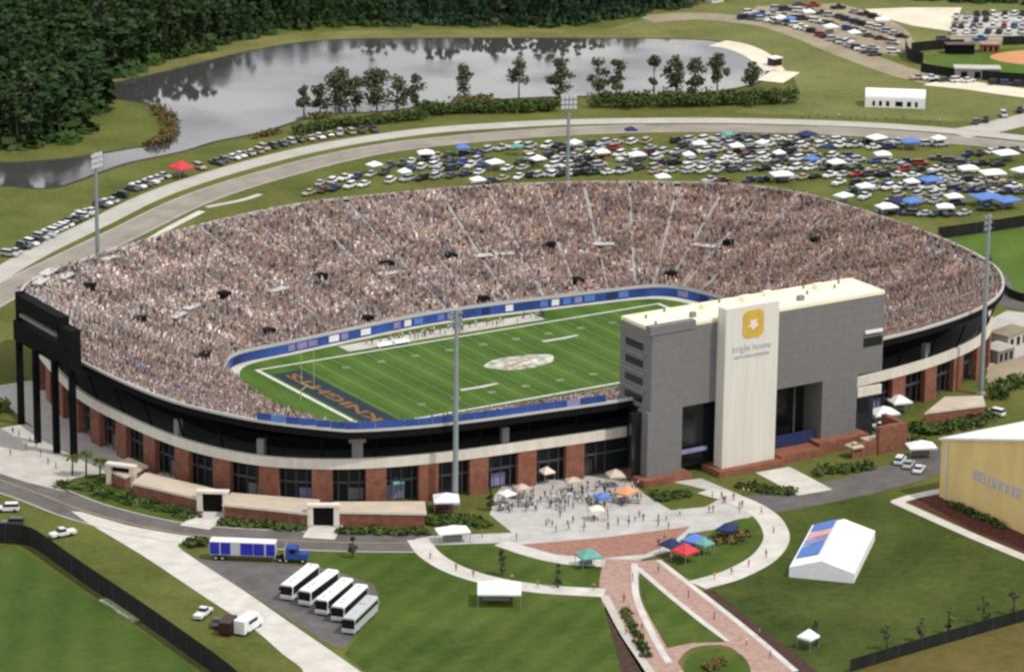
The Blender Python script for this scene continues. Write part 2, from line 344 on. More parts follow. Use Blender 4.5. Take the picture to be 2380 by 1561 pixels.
def ordinal(i):
    if i < 20: return ORD[i]
    tens = {2:'twenty',3:'thirty',4:'forty',5:'fifty',6:'sixty'}; a, b = divmod(i+1, 10)
    return (tens[a]+'-'+ORD[b-1]) if b else tens[a][:-1]+'ieth'

# ================================================================== THE GROUND
sheet('ground', [(-700, -900), (1500, -900), (1500, 1700), (-700, 1700)], 0.0, M['ground'])
MW = M
meadow = sheet('meadow', atl([(1340, 88), (1500, 44), (1640, 8), (1760, -40), (2500, -40), (2500, 300), (2380, 285), (2250, 283), (1900, 270), (1700, 262), (1860, 215), (1845, 180), (1760, 110), (1650, 92)]), 0.02, M['upper'])
lake = catmull(atl([(-160, 372), (0, 379), (100, 375), (215, 362), (300, 348), (380, 334), (402, 312), (398, 280), (375, 256), (340, 240), (285, 231), (246, 226), (236, 205),
    (300, 187), (400, 165), (560, 125), (690, 102), (800, 93), (1000, 90), (1300, 90), (1500, 91), (1640, 95), (1700, 106), (1745, 122), (1775, 145), (1782, 165), (1760, 190),
    (1700, 206), (1600, 216), (1400, 222), (1200, 228), (1000, 245), (900, 257), (770, 265), (700, 278), (600, 308), (500, 328), (420, 352), (300, 377), (235, 398), (120, 436), (0, 431), (-160, 440)]), 5, True)
rim = strip_poly(lake+[lake[0]], 3.2)
sheet('lake_bank', [*catmull([p for p in rim[1][:-1:3]], 2, True)], 0.03, M['bank'])
strip('muddy_bank', lake[::2]+[lake[0]], 3.0, 0.045, M['mud'])
sheet('lake', lake, 0.06, M['water'])
far_bank = [(236, 190), (300, 172), (400, 147), (560, 107), (690, 83), (800, 77), (1000, 74), (1300, 73), (1500, 70), (1640, 72)]
strip('far_bank_path', atl([(236, 196), (300, 180), (400, 155), (560, 115), (690, 92), (800, 84), (1000, 81), (1300, 80), (1500, 77), (1640, 66)]), 17.0, 0.028, M['bank'])
strip('sand_beach', atl([(1668, 101), (1710, 108), (1752, 124), (1780, 144), (1800, 165)]), lambda t: 11-4*t, 0.075, M['sand'])
strip('sand_spit', atl([(1788, 190), (1806, 180), (1828, 166)]), 9.0, 0.075, M['sand'])
# upper right grounds
sheet('sand_field', atl([(2010, 22), (2110, 18), (2235, 18), (2215, 74), (2120, 60), (2040, 38)]), 0.05, M['sand'])
sheet('dirt_lot', atl([(1720, 42), (1760, 15), (1950, 8), (2060, 40), (2110, 72), (2130, 110), (2080, 130), (1960, 108), (1850, 70)]), 0.04, M['dirt'])
strip('dirt_track', atl([(1500, 46), (1600, 38), (1700, 44), (1800, 58), (1890, 88), (1960, 118), (2040, 148), (2110, 172), (2180, 190)]), 12.0, 0.06, M['dirt'])
strip('gravel_track', atl([(2160, 190), (2260, 200), (2330, 210), (2460, 228)]), 12.0, 0.06, M['sand'])
sheet('car_lot', atl([(2210, 84), (2232, 36), (2330, 30), (2420, 34), (2420, 84)]), 0.05, M['conc'])
strip('dirt_lane', atl([(2190, 92), (2300, 92), (2420, 92)]), 8.0, 0.055, M['dirt'])
sheet('ball_field', atl([(2140, 132), (2200, 120), (2420, 108), (2420, 190), (2300, 178), (2190, 160)]), 0.05, M['pfield2'])
sheet('clay_infield', catmull(atl([(2300, 132), (2350, 120), (2440, 118), (2440, 152), (2340, 146)]), 4, True), 0.08, M['infield'])
# ring road
R1 = [(-220, 790), (-100, 705), (0, 637), (100, 580), (230, 517), (330, 467), (430, 428), (560, 388), (700, 352), (830, 327), (1000, 304), (1150, 293), (1300, 285), (1500, 281), (1700, 281), (1900, 286), (2050, 293), (2200, 304), (2380, 322), (2600, 352)]
R2 = [(-220, 828), (-100, 745), (0, 684), (60, 652), (180, 594), (300, 537), (420, 478), (520, 440), (640, 404), (760, 372), (900, 344), (1050, 326), (1200, 313), (1350, 304), (1500, 299), (1700, 298), (1900, 303), (2100, 315), (2250, 328), (2380, 342), (2600, 372)]
strip('road', atl(R2), lambda t: 10.5, 0.05, M['asphw'])
strip('walkway', atl(R1), lambda t: 6.2, 0.07, M['roadc'])
strip('road_branch', atl([(2220, 312), (2290, 300), (2350, 286), (2460, 262)]), 11.0, 0.06, M['roadc'])
strip('road_median', atl([(1500, 290), (1700, 289), (1900, 294)]), 1.2, 0.075, M['bank'])
strip('kerb_strip', atl([(350, 556), (400, 527), (470, 491)]), 2.2, 0.09, M['path'])
strip('verge', atl([(480, 482), (560, 466), (606, 452)]), 2.0, 0.09, M['conc'])
# right hand grounds
sheet('practice_turf', atl([(2190, 556), (2260, 545), (2500, 515), (2500, 740), (2345, 672), (2300, 610)]), 0.05, M['pfield2'])
strip('service_road', atl([(2300, 640), (2330, 690), (2400, 715), (2500, 740)]), 9.0, 0.06, M['asph'])
sheet('yard', atl([(2296, 745), (2340, 722), (2500, 740), (2500, 880), (2300, 890), (2290, 830)]), 0.05, M['conc'])
sheet('tan_yard', atl([(2300, 850), (2500, 790), (2500, 850), (2310, 905), (2290, 880)]), 0.08, M['dirt'])
# front: drive, paths, lawns
strip('drive', atl([(-120, 1070), (0, 1115), (100, 1150), (200, 1188), (330, 1222), (450, 1242), (600, 1252), (800, 1260), (985, 1262)]), 10.5, 0.05, M['asph'])
strip('drive_end', atl([(1770, 1172), (1850, 1158), (1950, 1138), (2050, 1114), (2130, 1088), (2230, 1052), (2330, 1010)]), 11.0, 0.05, M['asph'])
sheet('parking_pad', atl([(420, 1278), (470, 1300), (640, 1308), (700, 1316), (770, 1322), (870, 1360), (885, 1400), (800, 1505), (770, 1500)]), 0.05, M['asph'])
sheet('concrete_path', catmull(atl([(166, 1188), (300, 1222), (400, 1240), (452, 1248), (420, 1262), (425, 1280), (560, 1368), (700, 1465), (840, 1562), (1010, 1690), (800, 1690), (714, 1580), (700, 1552), (655, 1518), (590, 1462), (480, 1390), (330, 1290)]), 3, True), 0.08, M['path'])
sheet('front_lawn', atl([(1000, 1262), (1000, 1290), (1100, 1340), (1260, 1372), (1400, 1380), (1450, 1561), (1480, 1700), (1010, 1690), (800, 1520), (885, 1400), (870, 1355), (760, 1318), (700, 1300), (640, 1282), (800, 1275)]), 0.04, M['lawn'])
sheet('practice_field', atl([(-200, 1225), (40, 1275), (130, 1330), (300, 1445), (420, 1530), (560, 1640), (560, 1750), (-300, 1750)]), 0.04, M['pfield'])
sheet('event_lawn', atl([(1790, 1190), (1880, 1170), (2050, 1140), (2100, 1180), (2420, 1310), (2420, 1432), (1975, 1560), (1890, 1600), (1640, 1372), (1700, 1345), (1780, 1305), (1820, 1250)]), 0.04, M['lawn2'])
sheet('dry_ground', atl([(1960, 1568), (2420, 1436), (2520, 1700), (1900, 1700)]), 0.04, M['dry'])
sheet('garden_lawn', catmull(atl([(1020, 1266), (1165, 1262), (1240, 1290), (1330, 1312), (1405, 1318), (1400, 1366), (1260, 1355), (1120, 1330), (1040, 1295)]), 3, True), 0.045, M['lawn'])
sheet('plaza', atl([(1138, 1196), (1150, 1150), (1170, 1128), (1440, 1098), (1500, 1150), (1560, 1186), (1640, 1178), (1690, 1150), (1600, 1128), (1560, 1120), (1630, 1112), (1720, 1150), (1775, 1185), (1700, 1225), (1600, 1240), (1560, 1280), (1490, 1300), (1400, 1308), (1300, 1300), (1210, 1280), (1160, 1262), (985, 1268), (965, 1252), (1000, 1246), (1190, 1238)]), 0.09, M['plaza'])
sheet('brick_terrace', atl([(1212, 1266), (1400, 1250), (1604, 1224), (1562, 1262), (1500, 1288), (1390, 1298), (1290, 1288)]), 0.13, M['paver'])
strip('curved_path', atl([(972, 1254), (1000, 1290), (1060, 1325), (1150, 1352), (1260, 1369), (1405, 1378)]), 4.6, 0.11, M['path'])
strip('inner_path', atl([(1165, 1262), (1240, 1287), (1320, 1304), (1405, 1310)]), 4.0, 0.115, M['path'])
strip('oval_path', atl([(1640, 1140), (1720, 1165), (1778, 1198), (1803, 1235), (1800, 1266), (1768, 1302), (1700, 1337), (1620, 1360)]), 5.2, 0.11, M['path'])
sheet('oval_lawn', catmull(atl([(1640, 1250), (1690, 1215), (1745, 1205), (1775, 1235), (1772, 1268), (1740, 1300), (1680, 1330), (1610, 1345), (1560, 1310), (1590, 1280)]), 4, True), 0.105, M['lawn'])
strip('brick_walk', atl([(1446, 1300), (1440, 1380), (1480, 1465), (1530, 1545), (1600, 1660)]), 7.5, 0.10, M['paverp'], thick=0)
strip('walk_edging', atl([(1475, 1310), (1480, 1390), (1520, 1480), (1555, 1540)]), 1.3, 0.115, M['path'])
strip('walk_kerb', atl([(1405, 1385), (1450, 1470), (1500, 1545), (1560, 1640)]), 1.6, 0.115, M['conc'])
strip('diagonal_walk', atl([(1500, 1304), (1600, 1385), (1720, 1480), (1800, 1550), (1900, 1650)]), 5.6, 0.102, M['paverp'])
strip('diagonal_edging', atl([(1530, 1302), (1625, 1375), (1745, 1470), (1850, 1560)]), 1.2, 0.118, M['path'])
strip('diagonal_kerb', atl([(1482, 1320), (1570, 1395), (1690, 1490)]), 1.2, 0.118, M['path'])
sheet('triangle_lawn', atl([(1482, 1338), (1560, 1398), (1688, 1492), (1610, 1494), (1550, 1506), (1520, 1450)]), 0.12, M['lawn'])
strip('ring_walk', catmull(atl([(1535, 1545), (1580, 1500), (1665, 1488), (1735, 1505), (1765, 1560), (1740, 1620)]), 4), 5.0, 0.104, M['paverp'])
sheet('round_bed', catmull(atl([(1590, 1545), (1620, 1515), (1670, 1508), (1720, 1520), (1745, 1560), (1720, 1620), (1620, 1620)]), 4, True), 0.125, M['lawn'])
sheet('mulch_bed', atl([(1398, 1382), (1440, 1470), (1500, 1561), (1540, 1640), (1460, 1640), (1440, 1540), (1415, 1450)]), 0.10, M['mulch'])
strip('mulch_strip', atl([(1640, 1372), (1720, 1440), (1800, 1505), (1880, 1575)]), lambda t: 3.0+2.5*t, 0.10, M['mulch'])
strip('side_path', atl([(1795, 1092), (1830, 1110), (1895, 1145)]), 8.5, 0.11, M['path'])
strip('sidewalk', atl([(2080, 1165), (2180, 1210), (2280, 1254), (2420, 1312)]), 2.6, 0.10, M['path'])
strip('sidewalk_return', atl([(2080, 1168), (2120, 1155), (2190, 1140)]), 2.6, 0.102, M['path'])
sheet('red_mulch_bed', atl([(2105, 1163), (2180, 1142), (2200, 1155), (2420, 1258), (2420, 1302), (2280, 1243)]), 0.09, M['mulchr'])
sheet('left_plaza', atl([(-140, 1010), (0, 995), (60, 985), (185, 1050), (330, 1095), (260, 1110), (150, 1142), (60, 1120), (-140, 1055)]), 0.07, M['conc'])
sheet('concourse_apron', atl([(100, 880), (185, 960), (240, 1010), (330, 1080), (420, 1110), (330, 1120), (240, 1075), (160, 1050), (60, 980), (-30, 900)]), 0.06, M['conc'])
sheet('shrub_bed', atl([(118, 1130), (180, 1110), (240, 1100), (470, 1190), (440, 1212), (300, 1190)]), 0.10, M['lawn'])
strip('gate_apron', atl([(510, 1185), (490, 1200), (452, 1226)]), 6.5, 0.11, M['path'], smooth=False)
strip('gate_apron', atl([(765, 1215), (755, 1228), (740, 1252)]), 6.5, 0.11, M['path'], smooth=False)

def offset_line(pts, o):
    L = catmull(pts, 6); a, b = strip_poly(L, 2*abs(o)); return a if o > 0 else b
def dashes(name, line, w_, z, m, on, off):
    b = MB()
    for p, h in along(line, on+off): b.box((p.x, p.y, z), (on, w_, .01), m, h)
    o = b.build(name); o['kind'] = 'structure'
M['paintw'] = mat('worn_white_line', (0.55, 0.54, 0.50), 0.9, .2, .5); M['painty'] = mat('worn_yellow_line', (0.46, 0.36, 0.12), 0.9, .2, .5)
for o_ in (4.7, -4.7): strip('road_edge_line', offset_line(atl(R2), o_), .22, .062, M['paintw'], smooth=False)
dashes('road_lane_dashes', catmull(atl(R2), 6), .22, .062, M['painty'], 4.0, 5.0)
DR = atl([(-120, 1070), (0, 1115), (100, 1150), (200, 1188), (330, 1222), (450, 1242), (600, 1252), (800, 1260), (985, 1262)])
strip('drive_centre_line', catmull(DR, 6), .2, .062, M['painty'], smooth=False)
for o_ in (5.35, -5.35): wallstrip(offset_line(DR, o_), .35, .0, .13, M['conc']).build('drive_kerb')['kind'] = 'structure'
for o_ in (3.3, -3.3): wallstrip(offset_line(atl(R1), o_), .3, .0, .12, M['conc']).build('walkway_kerb')['kind'] = 'structure'
for i_, (px, py) in enumerate(((700, 1330), (745, 1345), (785, 1362), (825, 1378), (690, 1372), (650, 1345))): pass
dashes('bay_lines', [at(655, 1318), at(860, 1402)], .18, .062, M['paintw'], .18, 3.4)

# ================================================================== THE STADIUM
OUT = [(-8, 90.5), (15, 88.5), (38, 84.5), (60, 77), (79, 67), (97, 54), (107, 38), (110, 14), (110, -14), (106, -38), (98, -53), (87, -63.5), (74, -70), (58, -74.5), (40, -77), (20, -78.5), (0, -80), (-25, -80.5), (-46, -78.5), (-61, -76.8), (-75, -73.8), (-87, -69), (-98, -61), (-105, -51), (-110, -37), (-112.5, -18), (-113, 2), (-108.8, 27), (-103.6, 46), (-96.5, 57.5), (-82, 66.8), (-62, 76), (-36, 85)]
INN = [(-5, 37.5), (10, 37.2), (26, 35.5), (42, 33.6), (55, 31.8), (61, 29), (64.5, 22), (67, 8), (67, -8), (64.5, -22), (61, -29), (55, -32), (48, -33), (36, -34), (24, -34.5), (12, -35), (0, -35), (-15, -35), (-30, -34.5), (-41, -34), (-49, -33.5), (-56, -32), (-63, -27), (-66.5, -19), (-68.4, -9), (-68.4, -3), (-67.8, 3.5), (-66.6, 10), (-65.4, 16), (-63.6, 24), (-57, 31), (-43, 33), (-26, 35.2)]
SUB = 8
oc = np.array([(p.x, p.y) for p in catmull([(x, y, 0) for x, y in OUT], SUB, True)])
ic = np.array([(p.x, p.y) for p in catmull([(x, y, 0) for x, y in INN], SUB, True)])
NS = len(oc)
Z0, Z1, ROWS = 2.3, 18.0, 44
def nearness(x, y): return max(0.0, min(1.0, (-y-45)/25))*max(0.0, min(1.0, (x+108)/22))*max(0.0, min(1.0, (30-x)/22))
NEAR = np.array([nearness(*p) for p in oc]); ZT_ = Z1-1.75*NEAR; KC = 0.08+0.26*NEAR
def bz(i, t): return Z0+(ZT_[i]-Z0)*((1-KC[i])*t+KC[i]*t*t)
def bowl_xy(si, t):
    i = int(math.floor(si)) % NS; f = si-math.floor(si); j = (i+1) % NS
    a = ic[i]*(1-f)+ic[j]*f; b = oc[i]*(1-f)+oc[j]*f
    return a*(1-t)+b*t
def bowl_z(t, si=0): return bz(int(si) % NS, t)
stadium = empty('stadium', (0, 0, 0))
tag(stadium, 'oval football stadium of brick piers and packed steel stands around a green field', 'stadium')
# seating decks as stepped rows
b = MB(); vs = []; fs = []
for r in range(ROWS):
    t0, t1 = r/ROWS, (r+1)/ROWS
    for t in (t0, t1):
        for i in range(NS):
            p = ic[i]*(1-t)+oc[i]*t; vs.append((p[0], p[1], bz(i, t1)-0.45))
for r in range(ROWS):
    a = r*2*NS
    for i in range(NS):
        j = (i+1) % NS
        fs.append((a+i, a+j, a+NS+j, a+NS+i))
        if r+1 < ROWS: fs.append((a+NS+i, a+NS+j, a+2*NS+j, a+2*NS+i))
b.add(vs, fs, M['stand']); b.build('seating_deck', stadium)
# underside, back parapet, fascia and concourse
def ring(pa, pb, za, zb, m, bb):
    za = np.broadcast_to(za, len(pa)); zb = np.broadcast_to(zb, len(pa)); vs = [(x, y, z) for (x, y), z in zip(pa, za)]+[(x, y, z) for (x, y), z in zip(pb, zb)]; n = len(pa)
    return bb.add(vs, [(i, (i+1) % n, n+(i+1) % n, n+i) for i in range(n)], m)
nrm = []
for i in range(NS):
    d = oc[(i+1) % NS]-oc[i-1]; d = d/np.linalg.norm(d); nrm.append((-d[1], d[0]))
nrm = np.array(nrm)                                    # clockwise ring: left normal points out
if ((oc+nrm)**2).sum() < (oc**2).sum(): nrm = -nrm
bb = MB(); ring(ic, oc, Z0-1.2, ZT_-1.3, M['dark'], bb); bb.build('deck_underside', stadium)
bb = MB()
ring(oc+nrm*0.02, oc+nrm*0.02, ZT_-1.3, ZT_+0.2, M['black'], bb); ring(oc-nrm*0.25, oc-nrm*0.25, ZT_-0.5, ZT_+0.2, M['black'], bb); ring(oc+nrm*0.02, oc-nrm*0.25, ZT_+0.2, ZT_+0.2, M['black'], bb)
bb.build('back_wall', stadium)
bb = MB(); ring(oc+nrm*0.10, oc+nrm*0.10, ZT_+0.2, ZT_+0.75, M['rail'], bb); ring(oc-nrm*0.3, oc-nrm*0.3, ZT_+0.2, ZT_+0.75, M['rail'], bb); ring(oc+nrm*0.10, oc-nrm*0.3, ZT_+0.75, ZT_+0.75, M['rail'], bb)
bb.build('back_rail', stadium)
fc = oc-nrm*2.2
bb = MB(); ring(fc, fc, 7.9, 10.0, M['cream'], bb); ring(fc, fc-nrm*0.8, 10.0, 10.0, M['cream'], bb); ring(fc-nrm*0.8, fc-nrm*0.8, 9.2, 10.0, M['cream'], bb); ring(fc, fc-nrm*0.8, 7.9, 7.9, M['cream'], bb)
bb.build('fascia_band', stadium)
bb = MB(); ring(fc-nrm*0.6, fc-nrm*14, 9.2, 9.2, M['steelg'], bb); ring(fc-nrm*0.6, fc-nrm*14, 8.2, 8.2, M['dark'], bb); bb.build('concourse_floor', stadium)
bb = MB(); ring(fc-nrm*3.2, fc-nrm*3.2, 0.0, 8.2, M['gate'], bb); bb.build('ground_floor_wall', stadium)
bb = MB(); ring(fc-nrm*9, fc-nrm*9, 9.2, 11.6, M['dark'], bb); bb.build('concourse_dark_screen', stadium)  # dark screen added so the open concourse gap stays black
# brick piers round the outside, a steel raker above each
arc = [0.0]
for i in range(NS): arc.append(arc[-1]+float(np.linalg.norm(fc[(i+1) % NS]-fc[i])))
def at_arc(s):
    s %= arc[-1]; i = int(np.searchsorted(arc, s, side='right'))-1; i = min(i, NS-1); f = (s-arc[i])/(arc[i+1]-arc[i]); j = (i+1) % NS
    p = fc[i]*(1-f)+fc[j]*f; n = nrm[i]*(1-f)+nrm[j]*f; return p, n/np.linalg.norm(n)
NP = round(arc[-1]/11.1)
# start so that one pier lands where the survey has one, left of the light mast
best = min(((abs(proj((*at_arc(s)[0], 4.0))[0]-875)+(0 if at_arc(s)[0][1] < 0 else 9e9)), s) for s in np.arange(0, arc[-1], 0.1))[1]
for k in range(NP):
    p, nn = at_arc(best+k*arc[-1]/NP); a = math.atan2(nn[1], nn[0])
    q = p-nn*0.75
    if p[1] < -76 and -26 < p[0] < 37: continue
    MB().box((q[0], q[1], 3.95), (1.3, 4.2, 7.9), M['brick'], a).build('brick_pier', stadium)
    q2 = p-nn*1.2
    MB().tube((q2[0], q2[1], 9.2), (q2[0]+nn[0]*2.2, q2[1]+nn[1]*2.2, 15.4), 0.22, 0.22, M['dark'], 6).build('raker_beam', stadium)
bb = MB(); ring(fc-nrm*1.6, fc-nrm*1.6, 4.3, 4.75, M['steelg'], bb); ring(fc-nrm*1.6, fc-nrm*2.2, 4.75, 4.75, M['steelg'], bb); bb.build('transom_beam', stadium)
for k in range(NP):
    for f in (.3, .5, .7):
        p, nn = at_arc(best+(k+f)*arc[-1]/NP); q = p-nn*1.5
        if p[1] > 10 and p[0] > -100: continue
        MB().box((q[0], q[1], 4.0), (.18, .18, 7.9), M['steelg'], math.atan2(nn[1], nn[0])).build('mullion', stadium)
    if random.random() < .8:
        f = random.uniform(.3, .7); p, nn = at_arc(best+(k+f)*arc[-1]/NP); q = p-nn*2.9
        MB().box((q[0], q[1], 1.7), (.3, random.uniform(1.6, 4), random.uniform(2.4, 3.4)), random.choice((M['grey'], M['steelg'], M['navyt'], M['bluel'])), math.atan2(nn[1], nn[0])).build('gate_shutter', stadium)
# lower concourse shutters, pale kiosks that show in the gap
for px, py in ((832, 1030), (600, 1010), (1180, 985), (2165, 815), (400, 970)):
    best2 = min((abs(proj((*at_arc(s)[0], 11.5))[0]-px)+(0 if at_arc(s)[0][1] < 40 and at_arc(s)[0][0] < 100 else 9e9), s) for s in np.arange(0, arc[-1], 0.25))[1]
    p, nn = at_arc(best2); a = math.atan2(nn[1], nn[0]); q = p-nn*1.6
    kb = MB(); kb.box((q[0], q[1], 11.2), (1.2, 1.5 if px != 832 else 2.2, 4.0), M['grey'], a, 1.0)
    if px == 832: kb.box((q[0], q[1], 14.2), (1.3, 3.4, 2.2), M['grey'], a, 1.0)
    kb.build('concourse_column', stadium)
# field wall: blue pads with lavender adverts, pale coping and pale walkway at its foot
CR = [Vector((x, y, 0)) for x, y in ic]
bb = MB(); ring(ic, ic, 0.0, 2.3, M['blue'], bb); ring(ic, ic*1.004, 2.3, 2.3, M['rail'], bb); ring(ic*1.004, ic*1.004, 0, 2.3, M['blue'], bb)
bb.build('field_wall', stadium)
tot = CR+[CR[0]]
pts = along(tot, 3.1)
for k, (p, h) in enumerate(pts):
    if random.random() < 0.52 and p.y > 0:
        q = p*0.9965
        MB().box((q.x, q.y, 1.25), (random.choice((2.0, 2.6, 2.9)), 0.06, 1.5), random.choice((M['bluel'], M['bluel'], M['white'], M['fabricn'], M['fabricb'])), h).build('wall_banner', stadium)
bb = MB(); ring(ic*1.002, ic*1.002, 2.3, 3.1, M['rail'], bb); bb.build('front_rail', stadium)
for k, (p, h) in enumerate(along([Vector((x, y, 0)) for x, y in oc], 3.0)):
    if p.y < -40 and -101 < p.x < -30:
        i = int(np.argmin(((oc-np.array([p.x, p.y]))**2).sum(1)))
        MB().box((p.x, p.y, ZT_[i]+1.55), (2.92, .08, 1.5), M['blue'] if random.random() < .80 else random.choice((M['bluel'], M['bluel'], M['pinkw'], M['fabricb'])), h).build('rail_banner', stadium)
# aisles: pale stairs running up between the blocks
def bowl_pts(si, t0, t1, n=12): return [np.append(bowl_xy(si, t0+(t1-t0)*k/n), bowl_z(t0+(t1-t0)*k/n, si)) for k in range(n+1)]
AIS = np.arange(0, NS, 4.4)
for si in AIS:
    P = bowl_pts(si, 0.03, 0.97); i = int(si) % NS; tg = oc[(i+1) % NS]-oc[i]; tg = tg/np.linalg.norm(tg)*0.42
    a = MB(); vs = []; n = len(P)
    for p in P: vs += [(p[0]-tg[0], p[1]-tg[1], p[2]+0.05), (p[0]+tg[0], p[1]+tg[1], p[2]+0.05)]
    a.add(vs, [(2*k, 2*k+1, 2*k+3, 2*k+2) for k in range(n-1)], M['stand']); a.build('aisle_stair', stadium)
# find the seat a survey point belongs to
_gs, _gt = np.meshgrid(np.arange(0, NS, 0.5), np.linspace(0, 1, 61), indexing='ij')
_gi = _gs.astype(int) % NS; _gj = (_gi+1) % NS; _gf = (_gs-np.floor(_gs))[..., None]
_gin = ic[_gi]*(1-_gf)+ic[_gj]*_gf; _gou = oc[_gi]*(1-_gf)+oc[_gj]*_gf
_gxy = _gin*(1-_gt[..., None])+_gou*_gt[..., None]; _gz = Z0+(ZT_[_gi]-Z0)*((1-KC[_gi])*_gt+KC[_gi]*_gt*_gt)
_gX = np.concatenate([_gxy, _gz[..., None]], -1)-CAM_O; _k = _gX@CAM_FW
_gpx = IW/2+CAM_F*(_gX@CAM_R)/_k; _gpy = IH/2-CAM_F*(_gX@CAM_U)/_k
def seat_at(px, py):
    d = (_gpx-px)**2+(_gpy-py)**2; i = np.unravel_index(np.argmin(d), d.shape); return float(_gs[i]), float(_gt[i])
VOM = [(325, 745), (520, 690), (745, 645), (900, 615), (1045, 600), (1275, 575), (1695, 570), (1560, 640), (475, 832), (620, 775), (850, 745), (1120, 700), (1340, 655), (1900, 560), (205, 670)]
VM = []
for px, py in VOM:
    si, t = seat_at(px, py); VM.append((si, t)); i = int(si) % NS
    p = bowl_xy(si, t); z = bowl_z(t, si); d = ic[i]-oc[i]; a = math.atan2(d[1], d[0])
    wv = 2.9 if (px, py) != (475, 832) else 5.6
    v = MB(); v.box((p[0], p[1], z+0.05), (2.4, wv, 1.9), M['black'], a).build('vomitory_box', stadium); vbx = C.objects[-1]  # solid black pieces, the shade inside each opening put into the colour
    q = p+np.array([math.cos(a), math.sin(a)])*1.23
    MB().box((q[0], q[1], z+0.1), (0.08, wv-0.4, 1.7), M['black'], a).build('vomitory_shade_face', vbx)
    MB().box((p[0], p[1], z+1.02), (2.2, wv-0.4, 0.12), M['black'], a).build('vomitory_shade_top', vbx)
PLAT = [(410, 740), (445, 722), (640, 682), (1165, 596), (1130, 600), (1400, 575), (1640, 577), (900, 640), (110, 640), (95, 660), (250, 605), (150, 650)]
for px, py in PLAT:
    si, t = seat_at(px, py); i = int(si) % NS; p = bowl_xy(si, t); d = ic[i]-oc[i]; a = math.atan2(d[1], d[0])
    MB().box((p[0], p[1], bowl_z(t, si)+0.75), (2.4, 5.5, 0.3), M['rail'], a).build('viewing_platform', stadium)

